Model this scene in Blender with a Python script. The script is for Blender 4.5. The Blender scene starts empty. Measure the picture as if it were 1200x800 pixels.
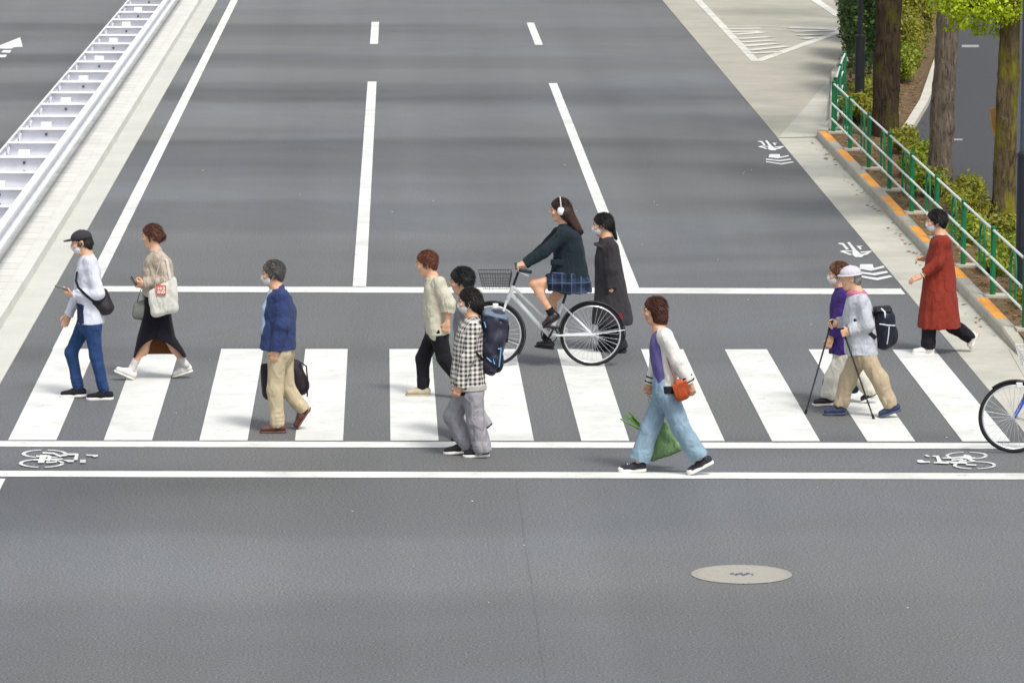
import bpy, math, random
import numpy as np
from mathutils import Vector, Matrix
RND = random.Random(7)
NR = np.random.RandomState(11)
S = bpy.context.scene
COL = S.collection
R = math.radians
A = np.array

# ------------------------------------------------------------------ camera
FPX = 5500.0
CAMH = 7.09
_dy = A([-135., 770., FPX]); _dy /= np.linalg.norm(_dy)
_vx = A([1., -.0033, 0.]); _vx -= _dy * (_vx @ _dy); _vx /= np.linalg.norm(_vx)
_vz = np.cross(_vx, _dy)
if _vz[1] < 0: _vz = -_vz
CM = np.stack([_vx, _dy, _vz])          # rows: world axes seen in (right, up, forward)
def ray(px, py): return CM @ A([px - 600., 400. - py, FPX])
def G(px, py, z=0.):                    # point of the ground plane
    d = ray(px, py); return A([0, 0, CAMH]) + d * ((z - CAMH) / d[2])
def W(px, py, Y):                       # point of an upright plane across the street
    d = ray(px, py); return A([0, 0, CAMH]) + d * (Y / d[1])

cam = bpy.data.cameras.new('camera'); cam.sensor_width = 36; cam.sensor_fit = 'HORIZONTAL'
cam.lens = 36 * FPX / 1200; cam.clip_start = 1; cam.clip_end = 3000
camo = bpy.data.objects.new('camera', cam); COL.objects.link(camo)
_m = Matrix.Identity(4)
for i in range(3):
    _m[i][0] = CM[i, 0]; _m[i][1] = CM[i, 1]; _m[i][2] = -CM[i, 2]
_m[2][3] = CAMH
camo.matrix_world = _m
S.camera = camo

# ------------------------------------------------------------------ materials
def lin(h):
    h = h.lstrip('#')
    c = [int(h[i:i + 2], 16) / 255 for i in (0, 2, 4)]
    return tuple(x / 12.92 if x <= .04045 else ((x + .055) / 1.055) ** 2.4 for x in c) + (1.,)
class NT:
    def __init__(s, name, rough=.7, spec=.4):
        s.m = bpy.data.materials.new(name); s.m.use_nodes = True
        s.t = s.m.node_tree; s.b = s.t.nodes['Principled BSDF']
        s.b.inputs['Roughness'].default_value = rough
        s.b.inputs['Specular IOR Level'].default_value = spec
    def n(s, typ, **kw):
        x = s.t.nodes.new(typ)
        for k, v in kw.items():
            if k in x.inputs: x.inputs[k].default_value = v
            else: setattr(x, k, v)
        return x
    def l(s, a, b): s.t.links.new(a, b)
    def obj(s, scale=(1, 1, 1), rot=(0, 0, 0)):
        tc = s.n('ShaderNodeTexCoord'); mp = s.n('ShaderNodeMapping')
        mp.inputs['Scale'].default_value = scale; mp.inputs['Rotation'].default_value = rot
        s.l(tc.outputs['Object'], mp.inputs['Vector']); return mp.outputs[0]
    def noise(s, vec, scale, detail=4, rough=.55, dist=0.):
        x = s.n('ShaderNodeTexNoise'); x.inputs['Scale'].default_value = scale
        x.inputs['Detail'].default_value = detail; x.inputs['Roughness'].default_value = rough
        x.inputs['Distortion'].default_value = dist
        s.l(vec, x.inputs['Vector']); return x.outputs['Fac']
    def ramp(s, fac, stops):
        x = s.n('ShaderNodeValToRGB'); e = x.color_ramp.elements
        while len(e) < len(stops): e.new(.5)
        for el, (p, c) in zip(e, stops):
            el.position = p; el.color = c if len(c) == 4 else tuple(c) + (1,)
        s.l(fac, x.inputs[0]); return x.outputs[0]
    def mix(s, fac, a, b, mode='MIX'):
        x = s.n('ShaderNodeMix'); x.data_type = 'RGBA'; x.blend_type = mode
        for v, i in ((fac, 0), (a, 6), (b, 7)):
            if isinstance(v, (int, float)): x.inputs[i].default_value = v
            elif isinstance(v, tuple): x.inputs[i].default_value = v
            else: s.l(v, x.inputs[i])
        return x.outputs[2]
    def math(s, op, a, b=0., c=0.):
        x = s.n('ShaderNodeMath'); x.operation = op
        for i, v in enumerate((a, b, c)):
            if isinstance(v, (int, float)): x.inputs[i].default_value = v
            else: s.l(v, x.inputs[i])
        return x.outputs[0]
    def bump(s, h, strength=.3, dist=.01):
        x = s.n('ShaderNodeBump'); x.inputs['Strength'].default_value = strength
        x.inputs['Distance'].default_value = dist
        s.l(h, x.inputs['Height']); s.l(x.outputs[0], s.b.inputs['Normal'])
    def col(s, c):
        if isinstance(c, tuple): s.b.inputs['Base Color'].default_value = c
        else: s.l(c, s.b.inputs['Base Color'])
def desat(c, f=.20, k=.86):
    l = .2126 * c[0] + .7152 * c[1] + .0722 * c[2]; return tuple((x + (l - x) * f) * k for x in c[:3]) + (1.,)
def g(v): return (v, v, v, 1.)
def mulc(c, f): return (min(c[0] * f, 1), min(c[1] * f, 1), min(c[2] * f, 1), 1.)
_mc = {}
def plain(name, hexc, rough=.6, var=.12, scale=14., bump=0., spec=.4, metal=0., bs=None):
    if name in _mc: return _mc[name]
    c = lin(hexc) if isinstance(hexc, str) else hexc
    t = NT(name, rough, spec); v = t.obj(); f = t.noise(v, scale, 5)
    t.col(t.ramp(f, [(.3, mulc(c, 1 - var)), (.7, mulc(c, 1 + var))]))
    t.b.inputs['Metallic'].default_value = metal
    if bump: t.bump(t.noise(v, bs or scale * 3, 4), bump, .01)
    _mc[name] = t.m; return t.m
def cloth(name, hexc, var=.10, fold=.5, sheen=.03, weave=260):
    if name in _mc: return _mc[name]
    c = desat(lin(hexc)); t = NT(name, .85, .2); v = t.obj()
    f = t.noise(v, 9, 4); w = t.noise(v, weave, 2)
    base = t.ramp(f, [(.3, mulc(c, 1 - var)), (.7, mulc(c, 1 + var))])
    t.col(t.mix(t.math('MULTIPLY', w, .35), base, mulc(c, .72)))
    t.b.inputs['Sheen Weight'].default_value = sheen
    vv = t.obj((1, 1, .45)); t.bump(t.noise(vv, 14, 3, .45, 1.5), fold * .95, .034)
    _mc[name] = t.m; return t.m
def checks(name, ca, cb, cc, period, duty=.5, soft=False):
    """woven check: two crossing sets of stripes in the garment's own coordinates"""
    t = NT(name, .85, .2); tc = t.n('ShaderNodeTexCoord'); sx = t.n('ShaderNodeSeparateXYZ')
    t.l(tc.outputs['Object'], sx.inputs[0])
    ge = t.n('ShaderNodeNewGeometry'); sn = t.n('ShaderNodeSeparateXYZ'); t.l(ge.outputs['Normal'], sn.inputs[0])
    side = t.math('GREATER_THAN', t.math('ABSOLUTE', sn.outputs[1]), .6)
    u = t.math('ADD', t.math('MULTIPLY', sx.outputs[0], side), t.math('MULTIPLY', sx.outputs[1], t.math('SUBTRACT', 1., side)))
    def stripe(x, p, d): return t.math('LESS_THAN', t.math('FRACT', t.math('ADD', t.math('DIVIDE', x, p), 20.)), d)
    a = stripe(u, period, duty); b = stripe(sx.outputs[2], period, duty)
    s2 = t.math('MULTIPLY', t.math('ADD', a, b), .5)
    col = t.ramp(s2, [(.0, lin(ca)), (.5, lin(cb)), (1., lin(cc))])
    if soft:
        a2 = stripe(u, period, .09); b2 = stripe(sx.outputs[2], period, .09)
        col = t.mix(t.math('MULTIPLY', t.math('MAXIMUM', a2, b2), .8), col, lin(soft))
    t.col(col); t.bump(t.noise(t.obj((1, 1, .5)), 16, 3, .5, 1.), .4, .02)
    return t.m
def hairmat(name, hexc):
    if name in _mc: return _mc[name]
    c = desat(lin(hexc), .25, .8); t = NT(name, .55, .35); v = t.obj((1, 1, .12)); f = t.noise(v, 110, 4, .6, .6); ge = t.n('ShaderNodeNewGeometry')
    f2 = t.math('ADD', t.math('MULTIPLY', f, .6), t.math('MULTIPLY', ge.outputs['Random Per Island'], .4))
    t.col(t.ramp(f2, [(.25, mulc(c, .4)), (.75, mulc(c, 1.6))])); t.bump(f, .7, .008)
    _mc[name] = t.m; return t.m
def skinmat():
    t = NT('skin', .5, .4); v = t.obj(); f = t.noise(v, 18, 4)
    base = t.ramp(f, [(.3, lin('#c99a7c')), (.7, lin('#d8ab8c'))])
    at = t.n('ShaderNodeAttribute'); at.attribute_name = 'lip'
    b2 = t.mix(at.outputs['Fac'], base, lin('#b5695e'))
    a2 = t.n('ShaderNodeAttribute'); a2.attribute_name = 'brow'
    t.col(t.mix(a2.outputs['Fac'], b2, lin('#3a2a22')))
    t.b.inputs['Subsurface Weight'].default_value = .06
    t.b.inputs['Subsurface Radius'].default_value = (.02, .008, .004)
    return t.m
SKIN = skinmat()

# ------------------------------------------------------------------ objects
def setp(o, label=None, cat=None, group=None, kind=None):
    if label: o['label'] = label
    if cat: o['category'] = cat
    if group: o['group'] = group
    if kind: o['kind'] = kind
    return o
def link(name, me, mat, parent=None, loc=None):
    o = bpy.data.objects.new(name, me); COL.objects.link(o)
    if mat is not None:
        for m in (mat if isinstance(mat, (list, tuple)) else [mat]): me.materials.append(m)
    if parent is not None: o.parent = parent
    if loc is not None: o.location = Vector([float(q) for q in loc])
    return o
def empty(name, loc, rz=0.):
    o = bpy.data.objects.new(name, None); COL.objects.link(o); o.empty_display_size = .2
    o.location = Vector([float(q) for q in loc]); o.rotation_euler = (0, 0, rz); return o
def copy_tree(o, parent=None):
    c = o.copy(); COL.objects.link(c)
    if parent is not None: c.parent = parent
    for ch in list(o.children): copy_tree(ch, c)
    return c
class MB:
    """collects shapes for ONE mesh"""
    def __init__(s): s.v = []; s.f = []; s.mi = []; s.cur = 0
    def add(s, vs, fs):
        b = len(s.v); s.v += [tuple(float(q) for q in p) for p in vs]
        s.f += [tuple(b + i for i in f) for f in fs]; s.mi += [s.cur] * len(fs)
    def box(s, x0, x1, y0, y1, z0, z1):
        s.add([(x0, y0, z0), (x1, y0, z0), (x1, y1, z0), (x0, y1, z0), (x0, y0, z1), (x1, y0, z1), (x1, y1, z1), (x0, y1, z1)],
              [(0, 3, 2, 1), (4, 5, 6, 7), (0, 1, 5, 4), (1, 2, 6, 5), (2, 3, 7, 6), (3, 0, 4, 7)])
    def obox(s, c, ux, uy, uz):           # oriented box: centre and three half-axis vectors
        c, ux, uy, uz = map(np.asarray, (c, ux, uy, uz))
        s.add([c + a * ux + b * uy + d * uz for d in (-1, 1) for a, b in ((-1, -1), (1, -1), (1, 1), (-1, 1))],
              [(0, 3, 2, 1), (4, 5, 6, 7), (0, 1, 5, 4), (1, 2, 6, 5), (2, 3, 7, 6), (3, 0, 4, 7)])
    def prism(s, poly, z0, z1, top_only=False):
        n = len(poly); ar = sum(poly[i][0] * poly[(i + 1) % n][1] - poly[(i + 1) % n][0] * poly[i][1] for i in range(n))
        if ar < 0: poly = poly[::-1]
        if top_only: s.add([(p[0], p[1], z1) for p in poly], [tuple(range(n))]); return
        s.add([(p[0], p[1], z0) for p in poly] + [(p[0], p[1], z1) for p in poly],
              [tuple(range(n))[::-1], tuple(range(n, 2 * n))] + [(i, (i + 1) % n, n + (i + 1) % n, n + i) for i in range(n)])
    def tube(s, pts, r, n=8, closed=False, ry=None):
        pts = [np.asarray(p, float) for p in pts]; m = len(pts)
        rr = r if isinstance(r, (list, tuple)) else [r] * m
        vs = []; up = None
        for i in range(m):
            if closed: d = pts[(i + 1) % m] - pts[i - 1]
            else: d = pts[min(i + 1, m - 1)] - pts[max(i - 1, 0)]
            d = d / (np.linalg.norm(d) + 1e-9)
            if up is None:
                up = A([0, 0, 1.]) if abs(d[2]) < .9 else A([1., 0, 0])
            a = np.cross(d, up); a /= np.linalg.norm(a) + 1e-9; b = np.cross(a, d); up = b
            for k in range(n):
                t = 2 * math.pi * k / n
                vs.append(pts[i] + a * rr[i] * math.cos(t) + b * (rr[i] if ry is None else ry) * math.sin(t))
        fs = []
        for i in range(m if closed else m - 1):
            j = (i + 1) % m
            for k in range(n):
                k2 = (k + 1) % n; fs.append((i * n + k2, i * n + k, j * n + k, j * n + k2))
        if not closed: fs += [tuple(range(n)), tuple((m - 1) * n + k for k in range(n))[::-1]]
        s.add(vs, fs)
    def lathe(s, prof, c=(0, 0, 0), n=20):    # profile (r, z) round the vertical
        vs = []; m = len(prof)
        for r, z in prof:
            for k in range(n):
                t = 2 * math.pi * k / n; vs.append((c[0] + r * math.cos(t), c[1] + r * math.sin(t), c[2] + z))
        fs = [(i * n + k, i * n + (k + 1) % n, (i + 1) * n + (k + 1) % n, (i + 1) * n + k) for i in range(m - 1) for k in range(n)]
        fs += [tuple(range(n))[::-1], tuple((m - 1) * n + k for k in range(n))]
        s.add(vs, fs)
    def torus(s, c, R_, r, axis='y', n=48, m=8, flat=1.):
        vs = []
        for i in range(n):
            t = 2 * math.pi * i / n
            for k in range(m):
                p = 2 * math.pi * k / m; q = R_ + r * math.cos(p); h = r * flat * math.sin(p)
                x, y = q * math.cos(t), q * math.sin(t)
                vs.append((c[0] + x, c[1] + h, c[2] + y) if axis == 'y' else (c[0] + x, c[1] + y, c[2] + h))
        fs = []
        for i in range(n):
            for k in range(m):
                a, b, d, e = i * m + k, i * m + (k + 1) % m, ((i + 1) % n) * m + (k + 1) % m, ((i + 1) % n) * m + k
                fs.append((a, b, d, e) if axis == 'y' else (a, e, d, b))
        s.add(vs, fs)
    def build(s, name, mat, parent=None, loc=None, smooth=False, bevel=0.):
        me = bpy.data.meshes.new(name); me.from_pydata(s.v, [], s.f)
        o = link(name, me, mat, parent, loc)
        if max(s.mi, default=0): me.polygons.foreach_set('material_index', s.mi)
        if smooth:
            me.polygons.foreach_set('use_smooth', [True] * len(me.polygons))
            try: me.set_sharp_from_angle(angle=R(40))
            except Exception: pass
        if bevel:
            b = o.modifiers.new('bevel', 'BEVEL'); b.width = bevel; b.segments = 2; b.limit_method = 'ANGLE'
        me.update(); return o
def struct(name, mb, mat, **k):
    return setp(mb.build(name, mat, **k), kind='structure')
def quadmesh(name, V, Q, mat, parent=None, loc=None, smooth=True):
    me = bpy.data.meshes.new(name); n, m = len(V), len(Q); k = Q.shape[1]
    me.vertices.add(n); me.vertices.foreach_set('co', np.ascontiguousarray(V, np.float32).ravel())
    me.loops.add(k * m); me.loops.foreach_set('vertex_index', np.ascontiguousarray(Q, np.int32).ravel())
    me.polygons.add(m); me.polygons.foreach_set('loop_start', np.arange(m, dtype=np.int32) * k)
    if smooth: me.polygons.foreach_set('use_smooth', np.ones(m, bool))
    me.update(calc_edges=True); me.validate()
    return link(name, me, mat, parent, loc)

# ------------------------------------------------------------------ implicit surfaces (for bodies, clothes, bags)
def foldn(x, y, z):
    a = np.sin(x * 23 + 2.2 * np.sin(z * 11 + y * 9)) * np.sin(z * 17 + 1.7 * np.sin(x * 13 - y * 7))
    b = np.sin(y * 27 + z * 21 + 2 * np.sin(x * 19)) * np.sin(x * 31 - z * 9)
    r = 1 - 2 * np.abs(np.sin(x * 15 + z * 12 + 1.9 * np.sin(z * 7 - x * 5 + y * 6))) ** .6
    r2 = 1 - 2 * np.abs(np.sin(-x * 12 + z * 19 + y * 8 + 1.6 * np.sin(x * 9 + z * 6))) ** .6
    return .38 * a + .22 * b + .30 * r + .28 * r2 + .16 * np.sin(x * 41 + z * 37 + 2.5 * np.sin(z * 13 + x * 8)) * np.sin(y * 33 - z * 12)
class SDF:
    def __init__(s, vox=.008): s.h = vox; s.p = []; s.lo = None
    def _grow(s, lo, hi):
        if s.lo is None: s.lo, s.hi = lo.copy(), hi.copy()
        else: s.lo = np.minimum(s.lo, lo); s.hi = np.maximum(s.hi, hi)
    def rc(s, a, b, r1, r2=None, ys=1., k=.02, op='u', cut=False, cut0=False):
        a = np.asarray(a, float); b = np.asarray(b, float); r2 = r1 if r2 is None else r2; rm = max(r1, r2)
        e = A([rm, rm * ys, rm]) + .001
        def fn(x, y, z):
            ax, ay, az = a[0], a[1] / ys, a[2]; bx, by, bz = b[0] - ax, b[1] / ys - ay, b[2] - az
            yy = y / ys; l2 = bx * bx + by * by + bz * bz + 1e-12
            tr = ((x - ax) * bx + (yy - ay) * by + (z - az) * bz) / l2; t = np.clip(tr, 0, 1)
            d = np.sqrt((x - ax - t * bx) ** 2 + (yy - ay - t * by) ** 2 + (z - az - t * bz) ** 2) - (r1 + (r2 - r1) * t)
            if cut: d = np.maximum(d, (tr - 1) * math.sqrt(l2))
            if cut0: d = np.maximum(d, -tr * math.sqrt(l2))
            return d
        s._add(np.minimum(a, b) - e, np.maximum(a, b) + e, fn, k, op); return s
    def ell(s, c, r, Rm=None, k=.02, op='u'):
        c = np.asarray(c, float); r = np.asarray(r, float); rm = r.max() + .001
        def fn(x, y, z):
            x, y, z = x - c[0], y - c[1], z - c[2]
            if Rm is not None:
                x, y, z = (Rm[0][0] * x + Rm[0][1] * y + Rm[0][2] * z, Rm[1][0] * x + Rm[1][1] * y + Rm[1][2] * z,
                           Rm[2][0] * x + Rm[2][1] * y + Rm[2][2] * z)
            k0 = np.sqrt((x / r[0]) ** 2 + (y / r[1]) ** 2 + (z / r[2]) ** 2)
            k1 = np.sqrt((x / r[0] ** 2) ** 2 + (y / r[1] ** 2) ** 2 + (z / r[2] ** 2) ** 2) + 1e-9
            return k0 * (k0 - 1) / k1
        s._add(c - rm, c + rm, fn, k, op); return s
    def box(s, c, hf, rad=.02, Rm=None, k=.01, op='u'):
        c = np.asarray(c, float); hf = np.asarray(hf, float); rm = np.linalg.norm(hf) + .001
        def fn(x, y, z):
            x, y, z = x - c[0], y - c[1], z - c[2]
            if Rm is not None:
                x, y, z = (Rm[0][0] * x + Rm[0][1] * y + Rm[0][2] * z, Rm[1][0] * x + Rm[1][1] * y + Rm[1][2] * z,
                           Rm[2][0] * x + Rm[2][1] * y + Rm[2][2] * z)
            q = [np.abs(u) - (w - rad) for u, w in zip((x, y, z), hf)]
            return np.sqrt(sum(np.maximum(u, 0) ** 2 for u in q)) + np.minimum(np.maximum(np.maximum(q[0], q[1]), q[2]), 0) - rad
        s._add(c - rm, c + rm, fn, k, op); return s
    def loft(s, rows, cy, k=.03, op='u', p=2.3, roundtop=0.):
        """rows: (z, x_front, x_back, half_width) - upright stack of rounded sections"""
        rows = sorted(rows); z_ = A([q[0] for q in rows]); cx = A([(q[1] + q[2]) / 2 for q in rows])
        a_ = A([abs(q[2] - q[1]) / 2 for q in rows]); b_ = A([q[3] for q in rows])
        def sm(zz, v):
            i = np.clip(np.searchsorted(z_, zz) - 1, 0, len(z_) - 2); t = np.clip((zz - z_[i]) / (z_[i + 1] - z_[i]), 0, 1)
            m = np.gradient(v, z_); h = z_[i + 1] - z_[i]; t2, t3 = t * t, t * t * t
            return (2 * t3 - 3 * t2 + 1) * v[i] + (t3 - 2 * t2 + t) * h * m[i] + (-2 * t3 + 3 * t2) * v[i + 1] + (t3 - t2) * h * m[i + 1]
        def fn(x, y, z):
            zz = np.asarray(z); f = zz.ravel(); c, a, b = (sm(f, v).reshape(zz.shape) for v in (cx, a_, b_))
            a = np.maximum(a, .01); b = np.maximum(b, .01)
            u = np.abs((x - c) / a) + 1e-6; v = np.abs((y - cy) / b) + 1e-6
            r = (u ** p + v ** p) ** (1 / p)
            gr = np.sqrt((u ** (p - 1) / a) ** 2 + (v ** (p - 1) / b) ** 2) * r ** (1 - p)
            d = (r - 1) / (gr + 1e-6)
            return np.maximum(np.maximum(d, zz - z_[-1]), z_[0] - zz)
        mb = b_.max() + .03
        s._add(A([(cx - a_).min() - .03, cy - mb, z_[0]]), A([(cx + a_).max() + .03, cy + mb, z_[-1]]), fn, k, op); return s
    def plane(s, pt, nrm):                # keep the side the normal points away from
        pt = np.asarray(pt, float); nrm = np.asarray(nrm, float) / np.linalg.norm(nrm)
        s.p.append((None, None, lambda x, y, z: (x - pt[0]) * nrm[0] + (y - pt[1]) * nrm[1] + (z - pt[2]) * nrm[2], 0, 'i')); return s
    def _add(s, lo, hi, fn, k, op):
        s.p.append((lo, hi, fn, k, op))
        if op == 'u': s._grow(lo, hi)
    def mesh(s, amp=0., fs=(1., 1.)):
        h = s.h; lo = s.lo - 4 * h - amp; hi = s.hi + 4 * h + amp
        n = np.ceil((hi - lo) / h).astype(int) + 1
        F = np.full(n, .5, np.float32); ax = [(lo[i] + h * np.arange(n[i])).astype(np.float32) for i in range(3)]
        for l, u, fn, k, op in s.p:
            if l is None: sl = [slice(0, q) for q in n]
            else:
                i0 = np.clip(np.floor((l - k - 3 * h - amp - lo) / h).astype(int), 0, n); i1 = np.clip(np.ceil((u + k + 3 * h + amp - lo) / h).astype(int) + 1, 0, n)
                if (i1 <= i0).any(): continue
                sl = [slice(i0[i], i1[i]) for i in range(3)]
            x = ax[0][sl[0]][:, None, None]; y = ax[1][sl[1]][None, :, None]; z = ax[2][sl[2]][None, None, :]
            d = fn(x, y, z); V = F[tuple(sl)]
            if op == 'u':
                hh = np.maximum(k - np.abs(V - d), 0) / max(k, 1e-6); F[tuple(sl)] = np.minimum(V, d) - hh * hh * k * .25
            elif op == 's':
                hh = np.maximum(k - np.abs(V + d), 0) / max(k, 1e-6); F[tuple(sl)] = np.maximum(V, -d) + hh * hh * k * .25
            else: F[tuple(sl)] = np.maximum(V, d)
        if amp:
            x = ax[0][:, None, None]; y = ax[1][None, :, None]; z = ax[2][None, None, :]
            F += (amp * 1.3 * foldn(x * fs[0], y * fs[0], z * fs[1])).astype(np.float32)
        return nets(F, lo, h)
    def build(s, name, mat, parent=None, O=None, amp=0., loc=None, fs=(1., 1.)):
        V, Q = s.mesh(amp, fs)
        if O is not None: V = V - O
        return quadmesh(name, V, Q, mat, parent, loc)
CN = [(i, j, k) for i in (0, 1) for j in (0, 1) for k in (0, 1)]
ED = [(a, b) for a in range(8) for b in range(a + 1, 8) if sum(abs(CN[a][i] - CN[b][i]) for i in range(3)) == 1]
def nets(F, lo, h):
    I = F < 0; c = np.zeros(tuple(q - 1 for q in F.shape), np.int8)
    for i, j, k in CN: c += I[i:I.shape[0] - 1 + i, j:I.shape[1] - 1 + j, k:I.shape[2] - 1 + k]
    act = (c > 0) & (c < 8); idx = np.argwhere(act); vid = np.full(act.shape, -1, np.int32); vid[act] = np.arange(len(idx))
    val = [F[idx[:, 0] + i, idx[:, 1] + j, idx[:, 2] + k] for i, j, k in CN]
    P = np.zeros((len(idx), 3)); N = np.zeros(len(idx))
    for a, b in ED:
        m = (val[a] < 0) != (val[b] < 0); t = val[a][m] / (val[a][m] - val[b][m])
        ca, cb = A(CN[a], float), A(CN[b], float); P[m] += ca + t[:, None] * (cb - ca); N[m] += 1
    V = lo + h * (idx + P / N[:, None]); qs = []
    for ax in range(3):
        o1, o2 = (ax + 1) % 3, (ax + 2) % 3
        a = np.moveaxis(I, (ax, o1, o2), (0, 1, 2)); v = np.moveaxis(vid, (ax, o1, o2), (0, 1, 2))
        ch = a[:-1] != a[1:]; ch[:, 0] = 0; ch[:, -1] = 0; ch[:, :, 0] = 0; ch[:, :, -1] = 0
        i, j, k = np.nonzero(ch); q = np.stack([v[i, j - 1, k - 1], v[i, j, k - 1], v[i, j, k], v[i, j - 1, k]], 1)
        fl = ~a[i, j, k]; q[fl] = q[fl][:, ::-1]; qs.append(q)
    Q = np.concatenate(qs); return V, Q[(Q >= 0).all(1)]
# ================================================================== setting
def asphalt(name, base, tint=(1, 1, 1), bands=True, seam=False, speck=.5):
    t = NT(name, .72, .35); v = t.obj()
    c = lambda f: (base * f * tint[0], base * f * tint[1], base * f * tint[2], 1.)
    fine = t.noise(v, 48, 5, .8); mid = t.noise(v, 22, 5, .65)
    col = t.ramp(fine, [(.37, c(.28)), (.48, c(.9)), (.58, c(1.4)), (.65, c(2.6))])
    col = t.mix(.8, t.ramp(mid, [(.3, c(.86)), (.7, c(1.12))]), col)
    if bands:
        b = t.noise(t.obj((.05, .20, 1)), 1., 2, .5, .6)            # broad random tone patches, stretched across the lanes
        w = t.noise(t.obj((.75, .02, 1)), 1., 3, .5)                 # wheel tracks along the lanes
        p = t.noise(t.obj((.16, .10, 1), (0, 0, .3)), 1., 6, .6, .6)
        col = t.mix(1., col, t.ramp(b, [(.34, g(.76)), (.46, g(.98)), (.66, g(1.10))]), 'MULTIPLY')
        col = t.mix(1., col, t.ramp(w, [(.3, g(.88)), (.7, g(1.06))]), 'MULTIPLY')
        col = t.mix(1., col, t.ramp(p, [(.40, (1.01, 1., .985, 1)), (.62, (1.0, 1.03, 1.09, 1))]), 'MULTIPLY')  # bluish sheen of the sky, tinted into the colour in random patches
        tc = t.n('ShaderNodeTexCoord'); sy = t.n('ShaderNodeSeparateXYZ'); t.l(tc.outputs['Object'], sy.inputs[0])   # lighter and darker lengths along the road, weaker to the right
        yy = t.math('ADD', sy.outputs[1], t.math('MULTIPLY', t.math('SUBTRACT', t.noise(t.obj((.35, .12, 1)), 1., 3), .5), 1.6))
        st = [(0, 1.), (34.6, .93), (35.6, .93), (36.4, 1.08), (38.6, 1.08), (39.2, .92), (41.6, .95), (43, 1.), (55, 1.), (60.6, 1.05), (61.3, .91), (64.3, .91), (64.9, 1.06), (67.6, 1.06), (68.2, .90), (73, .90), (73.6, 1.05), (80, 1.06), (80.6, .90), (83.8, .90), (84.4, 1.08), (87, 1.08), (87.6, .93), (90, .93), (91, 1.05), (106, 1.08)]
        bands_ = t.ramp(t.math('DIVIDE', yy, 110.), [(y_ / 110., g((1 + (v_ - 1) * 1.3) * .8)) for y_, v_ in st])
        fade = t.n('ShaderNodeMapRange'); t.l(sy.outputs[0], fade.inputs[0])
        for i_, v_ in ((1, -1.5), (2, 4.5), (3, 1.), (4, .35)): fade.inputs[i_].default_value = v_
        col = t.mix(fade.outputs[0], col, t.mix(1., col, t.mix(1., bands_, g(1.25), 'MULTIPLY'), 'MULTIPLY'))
        t.l(t.ramp(p, [(.4, g(.78)), (.7, g(.5))]), t.b.inputs['Roughness'])
    if seam:
        tc = t.n('ShaderNodeTexCoord'); sx = t.n('ShaderNodeSeparateXYZ'); t.l(tc.outputs['Object'], sx.inputs[0])
        wob = t.math('MULTIPLY', t.math('SUBTRACT', t.noise(t.obj((.2, 1.0, 1)), 1., 4), .5), .05)
        d = t.math('ABSOLUTE', t.math('SUBTRACT', t.math('ADD', sx.outputs[0], wob), seam[0]))
        near = t.math('LESS_THAN', sx.outputs[1], seam[1])
        ln = t.math('MULTIPLY', t.math('LESS_THAN', d, .008), near)
        col = t.mix(t.math('MULTIPLY', ln, .24), col, c(.3))
    t.col(col); t.bump(fine, .35, .004); return t.m
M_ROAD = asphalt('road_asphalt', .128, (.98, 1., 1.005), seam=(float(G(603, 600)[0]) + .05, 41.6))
M_WALK = asphalt('sidewalk_asphalt', .052, (.95, .98, 1.06), bands=False)
def paint(name, hexc, wear=.5, back=.16):
    t = NT(name, .6, .35); v = t.obj(); n1 = t.noise(v, 5, 6, .65); n2 = t.noise(v, 70, 3, .6)
    c = lin(hexc); base = t.ramp(t.noise(v, 1.3, 5, .6), [(.3, mulc(c, .74)), (.62, c)])
    f = t.math('MULTIPLY', t.ramp(t.math('ADD', t.math('MULTIPLY', n1, .6), t.math('MULTIPLY', n2, .4)), [(.56, g(0)), (.70, g(1))]), wear)
    t.col(t.mix(f, base, g(back))); t.bump(n2, .2, .003); return t.m
M_WHITE = paint('white_road_paint', '#dfe0da', .75); M_WHITE2 = paint('white_symbol_paint', '#dfe0de', .7)
M_ORANGE = paint('orange_kerb_paint', '#ffae48', .35, .4)
def concrete(name, hexc, var=.1, bricks=None, joints=None):
    t = NT(name, .8, .3); v = t.obj(); c = lin(hexc)
    n1 = t.noise(v, 1.1, 6, .65); n2 = t.noise(v, 45, 4, .6)
    col = t.ramp(n1, [(.3, mulc(c, 1 - var * 1.4)), (.68, mulc(c, 1 + var * .5))])
    col = t.mix(.3, col, t.ramp(n2, [(.3, mulc(c, .75)), (.7, mulc(c, 1.15))]))
    if bricks:
        b = t.n('ShaderNodeTexBrick'); t.l(v, b.inputs['Vector']); b.inputs['Scale'].default_value = 1.
        b.offset = bricks[2]; b.inputs['Brick Width'].default_value = bricks[0]; b.inputs['Row Height'].default_value = bricks[1]
        b.inputs['Mortar Size'].default_value = .02; b.inputs['Color1'].default_value = g(1.); b.inputs['Color2'].default_value = g(.9)
        b.inputs['Mortar'].default_value = g(.6); b.inputs['Bias'].default_value = .1
        col = t.mix(1., col, b.outputs['Color'], 'MULTIPLY')
    if joints:
        s = t.n('ShaderNodeSeparateXYZ'); t.l(v, s.inputs[0])
        fr = t.math('LESS_THAN', t.math('FRACT', t.math('DIVIDE', s.outputs[1], joints)), .012 / joints * .9)
        col = t.mix(t.math('MULTIPLY', fr, .55), col, mulc(c, .3))
    t.col(col); t.bump(n2, .25, .004); return t.m
M_CONC = concrete('gutter_concrete', '#b9b7ab', .2, joints=2.0)
M_APRON = concrete('median_concrete', '#c2c2ba', .1, joints=5.)
M_PAVE = concrete('median_pavers', '#d6d5ce', .08, bricks=(.32, .62, 0.))
M_KERBL = concrete('median_kerb_concrete', '#cfcfc9', .12, joints=.6)
M_DRIVE = concrete('driveway_concrete', '#a8a497', .14)
M_KERB = concrete('kerb_concrete', '#b4b0a2', .14, joints=.6)
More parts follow.
